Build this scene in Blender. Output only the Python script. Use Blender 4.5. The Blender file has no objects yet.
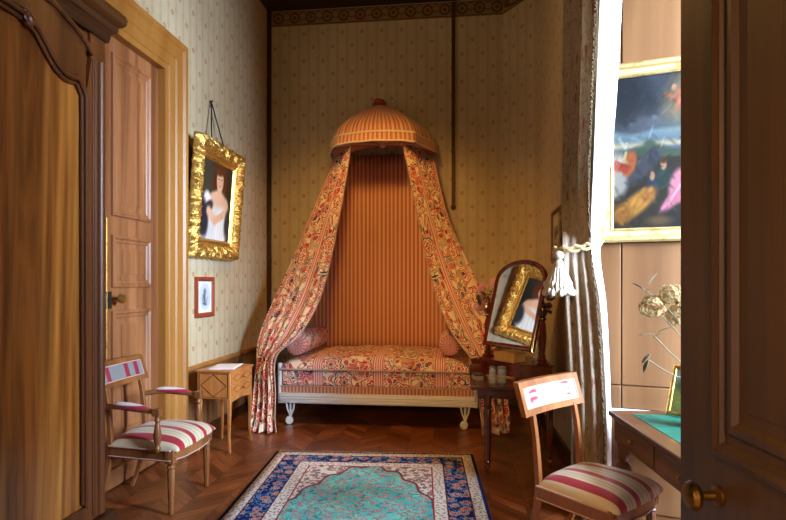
import bpy, math, random
import numpy as np
from mathutils import Matrix, Vector
random.seed(7)
PI = math.pi
R = math.radians
sc = bpy.context.scene
COL = sc.collection

# ------------------------------------------------------------------ camera, world, lights, exposure
YAW = math.atan2(.1156, .9933)
cam = bpy.data.cameras.new('camera')
cam.sensor_width = 36
cam.lens = 36 * 550 / 786
cam.shift_y = 23 / 786
cam.clip_start = .02
camo = bpy.data.objects.new('camera', cam)
COL.objects.link(camo)
camo.location = (0, 0, 1.45)
camo.rotation_euler = (PI / 2, 0, YAW)
sc.camera = camo

world = bpy.data.worlds.new('world')
sc.world = world
world.use_nodes = True
wn = world.node_tree.nodes['Background']
wn.inputs[0].default_value = (.75, .85, 1, 1)
wn.inputs[1].default_value = .25

def area(name, loc, target, sx, sy, power, color, spread=180):
    l = bpy.data.lights.new(name, 'AREA')
    l.shape = 'RECTANGLE'
    l.size, l.size_y = sx, sy
    l.energy = power
    l.color = color
    l.spread = R(spread)
    o = bpy.data.objects.new(name, l)
    COL.objects.link(o)
    o.location = loc
    d = Vector(target) - Vector(loc)
    o.rotation_euler = d.to_track_quat('-Z', 'Y').to_euler()
    return o

# daylight from the sky outside the window in the recess on the right
area('window_daylight', (4.3, .05, 3.0), (-.9, 4.4, 1.0), 3.5, 2.6, 4200, (.62, .77, 1.0))
# unseen warm lamp above the frame: spot shaped for the bed, plus added fill
for nm, typ, en in (('warm_bed_spot', 'SPOT', 140), ('warm_fill_point', 'POINT', 14)):
    pl = bpy.data.lights.new(nm, typ)
    pl.energy = en
    pl.color = (1.0, .53, .12)
    pl.shadow_soft_size = .2
    plo = bpy.data.objects.new(nm, pl)
    COL.objects.link(plo)
    plo.location = (-.85, 4.15, 3.80)
    if typ == 'SPOT':
        pl.spot_size = R(98)
        pl.spot_blend = .75
        plo.rotation_euler = (Vector((-.85, 5.75, 1.55)) - plo.location).to_track_quat('-Z', 'Y').to_euler()
# the lamp of the next room shining in through the doorway
pl = bpy.data.lights.new('next_room_lamp_light', 'POINT')
pl.energy = 400
pl.color = (1.0, .54, .17)
pl.shadow_soft_size = .15
plo = bpy.data.objects.new('next_room_lamp_light', pl)
COL.objects.link(plo)
plo.location = (-.15, -2.6, 2.5)

sc.view_settings.view_transform = 'Standard'
sc.view_settings.look = 'None'
sc.view_settings.gamma = 1
sc.view_settings.use_curve_mapping = False
sc.view_settings.exposure = 0.4

# ------------------------------------------------------------------ node helpers
def hx(r, g, b):
    def f(c):
        c /= 255
        return c / 12.92 if c <= .04045 else ((c + .055) / 1.055) ** 2.4
    return (f(r), f(g), f(b), 1)

class T:
    def __init__(s, name):
        s.m = bpy.data.materials.new(name)
        s.m.use_nodes = True
        s.nt = s.m.node_tree
        s.b = s.nt.nodes['Principled BSDF']
    def node(s, typ, **kw):
        n = s.nt.nodes.new(typ)
        for k, v in kw.items():
            setattr(n, k, v)
        return n
    def put(s, sock, v):
        if isinstance(v, V):
            s.nt.links.new(v.o, sock)
        elif v is not None:
            sock.default_value = v
    def math(s, op, a, b=None, c=None):
        n = s.node('ShaderNodeMath', operation=op)
        s.put(n.inputs[0], a)
        if b is not None: s.put(n.inputs[1], b)
        if c is not None: s.put(n.inputs[2], c)
        return V(s, n.outputs[0])
    def coord(s, kind='Object'):
        n = s.node('ShaderNodeTexCoord')
        return V(s, n.outputs[kind])
    def xyz(s, v):
        n = s.node('ShaderNodeSeparateXYZ')
        s.put(n.inputs[0], v)
        return [V(s, n.outputs[i]) for i in range(3)]
    def comb(s, x, y, z=0.0):
        n = s.node('ShaderNodeCombineXYZ')
        for i, q in enumerate((x, y, z)): s.put(n.inputs[i], q)
        return V(s, n.outputs[0])
    def scale(s, v, sx, sy=None, sz=None):
        n = s.node('ShaderNodeVectorMath', operation='MULTIPLY')
        s.put(n.inputs[0], v)
        n.inputs[1].default_value = (sx, sx if sy is None else sy, sx if sz is None else sz)
        return V(s, n.outputs[0])
    def vadd(s, a, b, op='ADD'):
        n = s.node('ShaderNodeVectorMath', operation=op)
        s.put(n.inputs[0], a)
        s.put(n.inputs[1], b)
        return V(s, n.outputs[0])
    def noise(s, v, sc=5, det=3, rough=.5, dist=0, out=0):
        n = s.node('ShaderNodeTexNoise')
        s.put(n.inputs['Vector'], v)
        n.inputs['Scale'].default_value = sc
        n.inputs['Detail'].default_value = det
        n.inputs['Roughness'].default_value = rough
        n.inputs['Distortion'].default_value = dist
        return V(s, n.outputs[out])
    def white(s, v):
        n = s.node('ShaderNodeTexWhiteNoise')
        s.put(n.inputs['Vector'], v)
        return V(s, n.outputs['Value'])
    def vor(s, v, sc, rnd=1.0, dims='2D'):
        n = s.node('ShaderNodeTexVoronoi', voronoi_dimensions=dims)
        s.put(n.inputs['Vector'], v)
        n.inputs['Scale'].default_value = sc
        n.inputs['Randomness'].default_value = rnd
        return V(s, n.outputs['Distance']), V(s, n.outputs['Color']), V(s, n.outputs['Position'])
    def mix(s, f, a, b):
        n = s.node('ShaderNodeMix', data_type='RGBA')
        s.put(n.inputs[0], f)
        s.put(n.inputs[6], a)
        s.put(n.inputs[7], b)
        return V(s, n.outputs[2])
    def ss(s, x, lo, hi):
        n = s.node('ShaderNodeMapRange', interpolation_type='SMOOTHSTEP')
        s.put(n.inputs[0], x)
        n.inputs[1].default_value = lo
        n.inputs[2].default_value = hi
        return V(s, n.outputs[0])
    def band(s, x, c, w, soft=.15):      # 1 where |x-c| < w
        return s.math('SUBTRACT', 1.0, s.ss(s.math('ABSOLUTE', x - c), w * (1 - soft), w * (1 + soft)))
    def lt(s, x, v, soft=.0015):
        return s.math('SUBTRACT', 1.0, s.ss(x, v - soft, v + soft))
    def bump(s, h, strength=.3, dist=.01):
        n = s.node('ShaderNodeBump')
        n.inputs['Strength'].default_value = strength
        n.inputs['Distance'].default_value = dist
        s.put(n.inputs['Height'], h)
        s.nt.links.new(n.outputs[0], s.b.inputs['Normal'])
    def done(s, color, rough=.5, metal=0, spec=.5, sheen=0, coat=0):
        s.put(s.b.inputs['Base Color'], color)
        s.put(s.b.inputs['Roughness'], rough)
        s.b.inputs['Metallic'].default_value = metal
        s.b.inputs['Specular IOR Level'].default_value = spec
        s.b.inputs['Sheen Weight'].default_value = sheen
        s.b.inputs['Coat Weight'].default_value = coat
        return s.m

class V:
    def __init__(s, t, o): s.t, s.o = t, o
    def __add__(s, b): return s.t.math('ADD', s, b)
    def __sub__(s, b): return s.t.math('SUBTRACT', s, b)
    def __mul__(s, b): return s.t.math('MULTIPLY', s, b)
    def __truediv__(s, b): return s.t.math('DIVIDE', s, b)
    def frac(s): return s.t.math('FRACT', s)
    def floor(s): return s.t.math('FLOOR', s)
    def abs(s): return s.t.math('ABSOLUTE', s)
    def sin(s): return s.t.math('SINE', s)
    def mx(s, b): return s.t.math('MAXIMUM', s, b)
    def mn(s, b): return s.t.math('MINIMUM', s, b)

def hyp(x, y): return x.t.math('SQRT', x * x + y * y)

def wood(name, dark, mid, light, axis='Z', rough=.38, freq=1.0, coat=.0, swirl=.25):
    t = T(name)
    p = t.coord()
    lo, hi = .9 * freq, 16 * freq
    k = {'X': (lo, hi, hi), 'Y': (hi, lo, hi), 'Z': (hi, hi, lo)}[axis]
    big = t.noise(t.scale(p, *[q * .22 for q in k]), 1.0, 3, .55, swirl * 4)
    st = t.noise(t.scale(p, *k), 1.0, 5, .62, swirl * 2)
    fine = t.noise(t.scale(p, *[q * 6 for q in k]), 1.0, 2, .6)
    c = t.mix(t.ss(big, .32, .68), dark, light)
    c = t.mix(t.ss(st, .35, .66) * .65, c, mid)
    c = t.mix(t.ss(fine, .52, .75) * .35, c, dark)
    t.bump(fine, .12, .002)
    return t.done(c, rough, coat=coat)

def plain(name, col, rough=.5, metal=0, spec=.5, var=.12, sc=30):
    t = T(name)
    n = t.noise(t.coord(), sc, 3)
    d = tuple(c * (1 - var * 2.2) for c in col[:3]) + (1,)
    return t.done(t.mix(n, d, col), rough, metal, spec)

def gold(name, col=hx(232, 188, 98), dark=hx(112, 70, 24), rough=.34, sc=70, st=.7):
    t = T(name)
    n = t.noise(t.coord(), sc, 4, .6)
    t.bump(n, st, .01)
    return t.done(t.mix(t.ss(n, .32, .50), dark, col), rough, .85)

def wallpaper(name, pfun):
    t = T(name)
    x, y, z = t.xyz(t.coord())
    p = pfun(x, y)
    W, Hh = .124, .34
    c = (p / W)
    i = c.floor()
    odd = (i * .5).frac() * 2.0
    fx = (c.frac() - .5) * W
    fz = (((z / Hh) + odd * .5).frac() - .5) * Hh
    r = hyp(fx, fz)
    th = t.math('ARCTAN2', fz, fx)
    rr = r + (th * 6.0).sin() * .003
    ring = t.band(rr, .0165, .006, .4)
    dot = t.lt(rr, .008, .002)
    c2 = (p / W) + .5
    gx = (c2.frac() - .5) * W
    gz = (((z / (Hh / 2)) + .25).frac() - .5) * (Hh / 2)
    four = t.lt(hyp(gx.abs() - .017, gz), .006, .002).mx(t.lt(hyp(gx, gz.abs() - .02), .006, .002))
    four = four.mx(t.lt(hyp(gx, gz), .004, .002))
    line = t.band(fx, 0.0, .004, .5) * t.ss((z * 60.0).sin(), -.2, .4)
    soft = t.ss((fx).abs(), .02, .06)
    stain = t.noise(t.scale(t.coord(), 1, 1, .6), 1.3, 5, .6)
    base = t.mix(soft, hx(198, 184, 152), hx(186, 170, 138))
    base = t.mix(t.ss(stain, .3, .72) * .45, base, hx(166, 144, 102))
    base = t.mix(line * .35, base, hx(176, 138, 96))
    base = t.mix(four * .55, base, hx(170, 120, 76))
    base = t.mix(ring * .7, base, hx(150, 92, 54))
    base = t.mix(dot * .7, base, hx(196, 132, 92))
    t.bump(t.noise(t.coord(), 90, 2), .08, .002)
    return t.done(base, .8, spec=.2)

def indienne(name, stripe_pitch=.56, k=1.0, stripe_off=0.0):
    """cream cotton printed with red and blue scrolling flowers, pink striped bands"""
    t = T(name)
    uv = t.coord('UV')
    wob = t.noise(uv, 3.2 * k, 2, .5, 0, 1)
    wv = t.vadd(uv, t.scale(t.vadd(wob, (-.5, -.5, -.5)), .16 / k))
    cream, red, rose = hx(238, 222, 194), hx(186, 52, 58), hx(214, 118, 112)
    navy, sage, gld = hx(52, 66, 104), hx(128, 134, 132), hx(216, 160, 110)
    nv = t.noise(wv, 4.6 * k, 1.2, .4, 1.4)
    c = t.mix(t.ss(t.noise(wv, 7 * k, 2), .52, .58), cream, rose)
    c = t.mix(t.band(nv, .45, .030, .2), c, red)
    c = t.mix(t.band(nv, .455, .012, .3), c, hx(226, 170, 156))
    c = t.mix(t.band(nv, .55, .014, .3), c, navy)
    c = t.mix(t.band(nv, .61, .03, .3), c, gld)
    # leaves
    d2, col2, _ = t.vor(t.scale(wv, 1, .6, 1), 13 * k)
    pick, pk2, _ = t.xyz(col2)
    leaf = t.lt(d2, .27, .03)
    c = t.mix(t.lt(d2, .35, .03) * t.lt(pick, .62, .01), c, cream)
    c = t.mix(leaf * t.lt(pick, .2, .01), c, navy)
    c = t.mix(leaf * t.band(pick, .38, .17, .02), c, red)
    c = t.mix(leaf * t.band(pick, .59, .04, .02), c, sage)
    c = t.mix(t.band(d2, .12, .03, .3) * t.lt(pick, .6, .01), c, rose)
    # large ringed flowers
    d1, col1, pos = t.vor(wv, 3.1 * k, .75)
    rel = t.vadd(wv, pos, 'SUBTRACT')
    ax, ay, _ = t.xyz(rel)
    th = t.math('ARCTAN2', ay, ax)
    d = d1 + (th * 7.0).sin() * .03 + t.noise(wv, 30 * k, 1) * .05 - .025
    pk, pb, _ = t.xyz(col1)
    c = t.mix(t.lt(d, .36, .012), c, cream)
    c = t.mix(t.band(d, .325, .02, .3), c, t.mix(t.lt(pb, .55, .02), navy, red))
    c = t.mix(t.lt(d, .27, .012), c, t.mix(t.lt(pk, .5, .02), rose, red))
    c = t.mix(t.band(d, .20, .022, .3), c, cream)
    c = t.mix(t.band((th * 9.0).sin(), 1.0, .4, .4) * t.band(d, .24, .025, .2), c, cream)
    c = t.mix(t.lt(d, .15, .012), c, t.mix(t.lt(pk, .5, .02), red, rose))
    c = t.mix(t.band(d, .09, .018, .3), c, cream)
    c = t.mix(t.lt(d, .06, .012), c, navy)
    # striped bands
    u, v, _ = t.xyz(uv)
    s = ((u / stripe_pitch) + stripe_off).frac()
    inb = t.lt(s, .17, .004)
    ln = t.ss(((s * stripe_pitch) * (2 * PI / .023)).sin(), -.1, .2)
    c = t.mix(inb, c, t.mix(ln, hx(236, 206, 190), hx(206, 112, 108)))
    wv2 = t.noise(uv, 240, 1)
    t.bump(wv2, .1, .002)
    return t.done(c, .8, spec=.15)

def stripes(name, pitch=.05, a=hx(226, 188, 148), b=hx(184, 84, 66), rough=.6):
    t = T(name)
    u, v, _ = t.xyz(t.coord('UV'))
    q = (u / pitch)
    s = q.frac()
    c = t.mix(t.band(s, .5, .25, .12), a, b)
    c = t.mix(t.band(s, .5, .04, .4), c, hx(224, 160, 120))
    c = t.mix(t.band(s, .04, .03, .4), c, hx(200, 120, 92))
    t.bump(t.noise(t.coord('UV'), 200, 2), .08, .002)
    return t.done(c, rough, spec=.25, sheen=.2)

def seat_silk(name, worn):
    t = T(name)
    u, v, _ = t.xyz(t.coord('UV'))
    a = u.abs()
    cr = hx(222, 206, 170)
    if worn: cr = hx(136, 135, 136)
    c = t.mix(t.noise(t.coord('UV'), 25, 4), cr, tuple(q * .86 for q in cr[:3]) + (1,))
    thin = t.band(a, .022, .003, .3).mx(t.band(a, .118, .003, .3)).mx(t.band(a, .140, .002, .3))
    c = t.mix(thin * .7, c, hx(140, 142, 110))
    rd = hx(168, 34, 52) if not worn else hx(150, 38, 56)
    if worn == 2:
        gap = t.ss(t.noise(t.scale(t.coord('UV'), 5, 34, 1), 1.0, 2, .5), .47, .53)
        m = t.band(u, -.150, .036, .08).mx(t.band(u, .150, .036, .08)) * gap
        c = t.mix(m, c, rd)
    else:
        c = t.mix(t.band(u, -.125, .022, .06).mx(t.band(u, .085, .022, .06)).mx(t.band(u, .185, .020, .06)) if worn else t.band(a, .068, .020, .06).mx(t.band(a, .188, .024, .06)), c, rd)
    t.bump(t.scale(t.coord('UV'), 300) and t.noise(t.coord('UV'), 260, 1), .06, .002)
    return t.done(c, .42, spec=.45, sheen=.2)

# ------------------------------------------------------------------ mesh helpers
ROOTM = {}

def tag(o, label=None, cat=None, group=None, kind=None):
    if label: o['label'] = label
    if cat: o['category'] = cat
    if group: o['group'] = group
    if kind: o['kind'] = kind
    return o

def empty(name, loc, rz=0, label=None, cat=None, group=None, kind=None):
    o = bpy.data.objects.new(name, None)
    COL.objects.link(o)
    o.location = loc
    o.rotation_euler = (0, 0, rz)
    o.empty_display_size = .1
    ROOTM[o.name] = Matrix.Translation(loc) @ Matrix.Rotation(rz, 4, 'Z')
    return tag(o, label, cat, group, kind)

def rootm(o):
    while o.parent is not None: o = o.parent
    return ROOTM[o.name]

class MB:
    """collects shapes (given in the frame M) into one mesh"""
    def __init__(s, M=None):
        s.v, s.f, s.uv = [], [], []
        s.M = M or Matrix.Identity(4)
    def add(s, vs, fs, uvs=None):
        n = len(s.v)
        s.v += [tuple(s.M @ Vector(p)) for p in vs]
        s.f += [tuple(i + n for i in f) for f in fs]
        s.uv += uvs if uvs else [None] * len(fs)
        return s
    def box(s, x0, x1, y0, y1, z0, z1):
        vs = [(x, y, z) for z in (z0, z1) for y in (y0, y1) for x in (x0, x1)]
        fs = [(0, 2, 3, 1), (4, 5, 7, 6), (0, 1, 5, 4), (2, 6, 7, 3), (0, 4, 6, 2), (1, 3, 7, 5)]
        return s.add(vs, fs)
    def prism(s, poly, a, b, M=None):
        """polygon in local xy extruded from z=a to z=b, through M"""
        M = M or Matrix.Identity(4)
        n = len(poly)
        vs = [tuple(M @ Vector((x, y, z))) for z in (a, b) for x, y in poly]
        fs = [tuple(range(n))[::-1], tuple(range(n, 2 * n))]
        fs += [(i, (i + 1) % n, (i + 1) % n + n, i + n) for i in range(n)]
        return s.add(vs, fs)
    def tube(s, pts, rad, n=8, flat=1.0, caps=True, up=(0, 0, 1)):
        pts = [Vector(p) for p in pts]
        if not hasattr(rad, '__len__'): rad = [rad] * len(pts)
        vs, fs = [], []
        prev = None
        for i, p in enumerate(pts):
            t = (pts[min(i + 1, len(pts) - 1)] - pts[max(i - 1, 0)]).normalized()
            if prev is None:
                u = Vector(up)
                if abs(t.dot(u)) > .95: u = Vector((1, 0, 0))
                a = t.cross(u).normalized()
            else:
                a = (prev - t * prev.dot(t)).normalized()
            prev = a
            b = t.cross(a)
            for k in range(n):
                th = 2 * PI * (k + .5) / n
                vs.append(tuple(p + a * math.cos(th) * rad[i] + b * math.sin(th) * rad[i] * flat))
        for i in range(len(pts) - 1):
            for k in range(n):
                fs.append((i * n + k, i * n + (k + 1) % n, (i + 1) * n + (k + 1) % n, (i + 1) * n + k))
        if caps:
            fs.append(tuple(range(n))[::-1])
            fs.append(tuple(range((len(pts) - 1) * n, len(pts) * n)))
        return s.add(vs, fs)
    def lathe(s, prof, c=(0, 0, 0), n=16, M=None, flute=0, famp=0.0):
        """profile of (radius, height) turned round local z"""
        M = M or Matrix.Identity(4)
        vs, fs = [], []
        for r, z in prof:
            for k in range(n):
                th = 2 * PI * k / n
                q = r * (1 + famp * math.cos(flute * th)) if flute else r
                vs.append(tuple(M @ Vector((c[0] + q * math.cos(th), c[1] + q * math.sin(th), c[2] + z))))
        for i in range(len(prof) - 1):
            for k in range(n):
                fs.append((i * n + k, i * n + (k + 1) % n, (i + 1) * n + (k + 1) % n, (i + 1) * n + k))
        fs.append(tuple(range(n))[::-1])
        fs.append(tuple(range((len(prof) - 1) * n, len(prof) * n)))
        return s.add(vs, fs)
    def grid(s, fn, nu, nv, uvfn=None, closed=False):
        vs = [fn(i / nu, j / nv) for j in range(nv + 1) for i in range(nu + 1)]
        w = nu + 1
        fs, uvs = [], []
        for j in range(nv):
            for i in range(nu):
                fs.append((j * w + i, j * w + i + 1, (j + 1) * w + i + 1, (j + 1) * w + i))
                if uvfn:
                    uvs.append([uvfn((i + a) / nu, (j + b) / nv) for a, b in ((0, 0), (1, 0), (1, 1), (0, 1))])
        return s.add(vs, fs, uvs or None)
    def sweep(s, path, prof, M=None, closed=True):
        """profile of (offset to the right of the path, height) swept along a 2-D path with mitred corners"""
        M = M or Matrix.Identity(4)
        n = len(path)
        P2 = [Vector(p) for p in path]
        vs, fs = [], []
        for i in range(n):
            if closed or 0 < i < n - 1:
                a = (P2[i] - P2[i - 1]).normalized()
                b = (P2[(i + 1) % n] - P2[i]).normalized()
            elif i == 0:
                a = b = (P2[1] - P2[0]).normalized()
            else:
                a = b = (P2[i] - P2[i - 1]).normalized()
            na, nb = Vector((a.y, -a.x)), Vector((b.y, -b.x))
            m = na + nb
            m = m / max(.3, m.dot(na))
            for o, h in prof:
                q = P2[i] + m * o
                vs.append(tuple(M @ Vector((q.x, q.y, h))))
        k = len(prof)
        for i in range(n if closed else n - 1):
            for j in range(k - 1):
                fs.append((i * k + j, i * k + j + 1, ((i + 1) % n) * k + j + 1, ((i + 1) % n) * k + j))
        if not closed:
            fs.append(tuple(range(k)))
            fs.append(tuple(range((n - 1) * k, n * k))[::-1])
        return s.add(vs, fs)
    def blob(s, c, r, n=8, m=6, sq=(1, 1, 1), M=None, lump=0.0):
        M = M or Matrix.Identity(4)
        vs, fs = [], []
        for j in range(m + 1):
            ph = PI * j / m
            for k in range(n):
                th = 2 * PI * k / n
                q = r * (1 + random.uniform(-lump, lump)) if 0 < j < m else r
                vs.append(tuple(Vector(c) + (M @ Vector((q * sq[0] * math.sin(ph) * math.cos(th),
                          q * sq[1] * math.sin(ph) * math.sin(th), q * sq[2] * math.cos(ph))))))
        for j in range(m):
            for k in range(n):
                fs.append((j * n + k, (j + 1) * n + k, (j + 1) * n + (k + 1) % n, j * n + (k + 1) % n))
        return s.add(vs, fs)
    def build(s, name, m, parent=None, bevel=0, smooth=True, solid=0, sub=0, angle=38, label=None, kind=None, boxuv=False):
        me = bpy.data.meshes.new(name)
        vs = [Vector(p) for p in s.v]
        o = bpy.data.objects.new(name, me)
        if parent is not None:
            inv = rootm(parent).inverted()
            o.parent = parent
        elif kind == 'structure':
            inv = Matrix.Identity(4)
        else:
            lo = [min(p[i] for p in s.v) for i in range(3)]
            hi = [max(p[i] for p in s.v) for i in range(3)]
            loc = Vector(((lo[0] + hi[0]) / 2, (lo[1] + hi[1]) / 2, lo[2]))
            inv = Matrix.Translation(-loc)
            o.location = loc
        if parent is None:
            ROOTM[o.name] = inv.inverted()
        lv = [tuple(inv @ p) for p in vs]
        me.from_pydata(lv, [], s.f)
        if boxuv or any(u is not None for u in s.uv):
            ul = me.uv_layers.new(name='uv')
            for pi, poly in enumerate(me.polygons):
                u = s.uv[pi]
                for q, li in enumerate(poly.loop_indices):
                    if u is not None:
                        ul.data[li].uv = u[q]
                    else:
                        p = s.v[s.f[pi][q]]
                        nn = poly.normal
                        ax = max(range(3), key=lambda i: abs(nn[i]))
                        ul.data[li].uv = (p[1], p[2]) if ax == 0 else (p[0], p[2]) if ax == 1 else (p[0], p[1])
        import bmesh
        bm = bmesh.new()
        bm.from_mesh(me)
        if not solid: bmesh.ops.recalc_face_normals(bm, faces=bm.faces)
        bm.to_mesh(me)
        bm.free()
        if smooth:
            me.shade_smooth()
            me.set_sharp_from_angle(angle=R(angle))
        me.materials.append(m)
        COL.objects.link(o)
        if bevel:
            b = o.modifiers.new('bevel', 'BEVEL')
            b.width = bevel
            b.segments = 2
            b.limit_method = 'ANGLE'
            b.angle_limit = R(40)
        if solid:
            b = o.modifiers.new('solid', 'SOLIDIFY')
            b.thickness = solid
            b.offset = 0
        if sub:
            b = o.modifiers.new('sub', 'SUBSURF')
            b.levels = b.render_levels = sub
        if label: o['label'] = label
        if kind: o['kind'] = kind
        return o

def frame3(o, ex, ey):
    """matrix with origin o, x axis ex, y axis ey, z = ex x ey"""
    ex, ey = Vector(ex).normalized(), Vector(ey).normalized()
    ez = ex.cross(ey).normalized()
    M = Matrix((ex, ey, ez)).transposed().to_4x4()
    M.translation = Vector(o)
    return M

def crom(pts, t):
    """Catmull-Rom through tuples, t in 0..1"""
    n = len(pts) - 1
    x = min(max(t, 0), 1) * n
    i = min(int(x), n - 1)
    f = x - i
    p = [Vector(pts[min(max(i + k, 0), n)]) for k in (-1, 0, 1, 2)]
    return .5 * (2 * p[1] + (p[2] - p[0]) * f + (2 * p[0] - 5 * p[1] + 4 * p[2] - p[3]) * f * f + (3 * p[1] - p[0] - 3 * p[2] + p[3]) * f ** 3)

def arc_len(poly):
    out = [0]
    for a, b in zip(poly, poly[1:]): out.append(out[-1] + (Vector(b) - Vector(a)).length)
    return out

# painted pictures: a fine grid of coloured points
def picture(fn, M, w, h, nx, ny, name, parent):
    X, Y = np.meshgrid(np.linspace(0, 1, nx + 1), np.linspace(0, 1, ny + 1))
    img = np.clip(fn(X, Y), 0, 1)
    lin = np.where(img <= .04045, img / 12.92, ((img + .055) / 1.055) ** 2.4)
    mb = MB(M)
    mb.grid(lambda u, v: ((u - .5) * w, (v - .5) * h, 0), nx, ny)
    t = T(name + '_paint')
    n = t.node('ShaderNodeVertexColor', layer_name='paint')
    t.bump(t.noise(t.coord(), 120, 3), .15, .002)
    m = t.done(V(t, n.outputs[0]), .45, spec=.3)
    o = mb.build(name, m, parent)
    ca = o.data.color_attributes.new('paint', 'FLOAT_COLOR', 'POINT')
    a = np.ones(((nx + 1) * (ny + 1), 4))
    a[:, :3] = lin.reshape(-1, 3)
    ca.data.foreach_set('color', a.ravel())
    return o

class Art:
    def __init__(s, X, Y, bg):
        s.X, s.Y = X, Y
        s.i = np.zeros(X.shape + (3,)) + np.array(bg) / 255.
        rng = np.random.default_rng(3)
        s.n = rng.normal(0, 1, X.shape)
    def put(s, mask, col):
        m = np.clip(mask, 0, 1)[..., None]
        s.i = s.i * (1 - m) + m * np.array(col) / 255.
    def ell(s, cx, cy, rx, ry, col, ang=0, soft=.12, op=1.0):
        a = R(ang)
        dx, dy = s.X - cx, s.Y - cy
        x = (dx * math.cos(a) + dy * math.sin(a)) / rx
        y = (-dx * math.sin(a) + dy * math.cos(a)) / ry
        s.put(op * (1 - np.clip((np.sqrt(x * x + y * y) - 1 + soft) / (2 * soft), 0, 1)), col)
    def line(s, p, q, w, col, op=1.0):
        d = np.array(q) - np.array(p)
        L = (d ** 2).sum()
        tt = np.clip(((s.X - p[0]) * d[0] + (s.Y - p[1]) * d[1]) / L, 0, 1)
        r = np.hypot(s.X - p[0] - tt * d[0], s.Y - p[1] - tt * d[1])
        s.put(op * (1 - np.clip((r - w * .6) / (w * .8), 0, 1)), col)
    def out(s, g=.012):
        return s.i + s.n[..., None] * g

# ------------------------------------------------------------------ materials
M_ = {}
M_['paper_y'] = wallpaper('wallpaper_side', lambda x, y: y * 1.0)
M_['paper_x'] = wallpaper('wallpaper_end', lambda x, y: x * 1.0)
M_['paper_c'] = wallpaper('wallpaper_corner', lambda x, y: y * 1.06)
M_['walnut'] = wood('walnut_dark', hx(66, 31, 11), hx(98, 52, 21), hx(128, 74, 34), 'Z', .36)
M_['walnut_y'] = wood('walnut_dark_flat', hx(40, 20, 9), hx(62, 33, 13), hx(84, 48, 20), 'Y', .38)
M_['flame'] = wood('flame_walnut', hx(88, 43, 12), hx(164, 96, 36), hx(222, 150, 66), 'Z', .3, .5, .15, .9)
M_['oak_red'] = wood('oak_door', hx(104, 60, 32), hx(148, 92, 54), hx(184, 124, 78), 'Z', .42, 1.3)
M_['ochre'] = wood('ochre_paint', hx(140, 90, 34), hx(156, 102, 42), hx(172, 120, 56), 'Z', .4, .7)
M_['dado'] = wood('dado_wood', hx(96, 62, 34), hx(116, 78, 44), hx(132, 92, 54), 'Z', .5)
M_['ceil'] = wood('ceiling_wood', hx(44, 24, 12), hx(58, 32, 16), hx(74, 42, 22), 'X', .55)
M_['beech'] = wood('chair_wood', hx(108, 62, 28), hx(134, 80, 40), hx(158, 102, 56), 'Z', .34, 1.6)
M_['cherry'] = wood('fruitwood', hx(150, 88, 38), hx(176, 108, 50), hx(198, 132, 70), 'Z', .34, 1.6)
M_['inlay'] = plain('dark_inlay', hx(84, 46, 20), .4)
M_['mahog'] = wood('mahogany', hx(58, 22, 12), hx(86, 34, 18), hx(112, 50, 28), 'Z', .22, 1.2, .3)
M_['mahog_x'] = wood('mahogany_flat', hx(62, 24, 14), hx(88, 36, 20), hx(112, 50, 30), 'X', .22, 1.2, .3)
M_['deskw'] = wood('desk_wood', hx(74, 44, 24), hx(104, 66, 38), hx(140, 94, 58), 'Y', .35)
M_['panel'] = wood('recess_oak', hx(100, 64, 32), hx(116, 77, 41), hx(132, 92, 54), 'Z', .5, .8)
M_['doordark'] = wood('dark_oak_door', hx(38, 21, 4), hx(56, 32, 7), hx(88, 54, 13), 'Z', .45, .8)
M_['rod'] = plain('rod_brown', hx(84, 36, 20), .5)
M_['gold'] = gold('gilding')
M_['gold2'] = gold('gilding_plain', hx(222, 176, 88), hx(150, 100, 36), .36, 25, .15)
M_['cream_gilt'] = gold('pale_gilding', hx(226, 200, 140), hx(196, 158, 88), .5, 14, .1)
M_['brass'] = gold('brass', hx(190, 146, 70), hx(110, 78, 30), .35, 20, .1)
M_['iron'] = plain('iron', hx(70, 66, 60), .45, .7)
M_['white_paint'] = plain('white_paint', hx(232, 230, 224), .45, 0, .5, .06)
M_['ivory'] = plain('ivory_trim', hx(240, 226, 200), .7)
M_['print'] = indienne('printed_cotton', .56, 1.0, .46)
M_['print_bed'] = indienne('printed_cotton_bed', .62, 1.0, .35)
M_['stripe'] = stripes('striped_silk')
M_['stripe_fine'] = stripes('striped_silk_fine', .036)
M_['pleat'] = stripes('pleated_silk', .05, hx(228, 180, 168), hx(196, 92, 92))
M_['silk'] = seat_silk('seat_silk', 0)
M_['silk_w'] = seat_silk('seat_silk_faded', 1)
M_['silk_p'] = seat_silk('seat_silk_patched', 2)
M_['gimp'] = plain('gimp_braid', hx(206, 170, 150), .8)
M_['sheet'] = plain('paper_sheet', hx(236, 238, 240), .7, 0, .3, .03)
M_['linen'] = plain('linen', hx(232, 230, 224), .8, 0, .2, .05)
M_['rose'] = plain('rose_petal', hx(246, 182, 198), .6, 0, .3, .16, 40)
M_['leaf'] = plain('leaf_green', hx(54, 84, 46), .5)
t = T('dried_petal')
hc = t.mix(t.noise(t.coord(), 60, 3), hx(170, 140, 92), hx(230, 206, 156))
t.done(hc, .9, spec=.03)
tl_ = t.node('ShaderNodeBsdfTranslucent'); mx = t.node('ShaderNodeMixShader')
t.put(tl_.inputs[0], hc); mx.inputs[0].default_value = .45
t.nt.links.new(t.b.outputs[0], mx.inputs[1]); t.nt.links.new(tl_.outputs[0], mx.inputs[2])
t.nt.links.new(mx.outputs[0], t.nt.nodes['Material Output'].inputs[0])
M_['hydr'] = t.m
M_['hleaf'] = plain('dried_leaf', hx(120, 116, 92), .7)
M_['silver'] = plain('silver_lid', hx(190, 190, 196), .3, .9)
M_['tassel'] = plain('tassel_silk', hx(186, 178, 158), .6, 0, .4, .2, 90)
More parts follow.
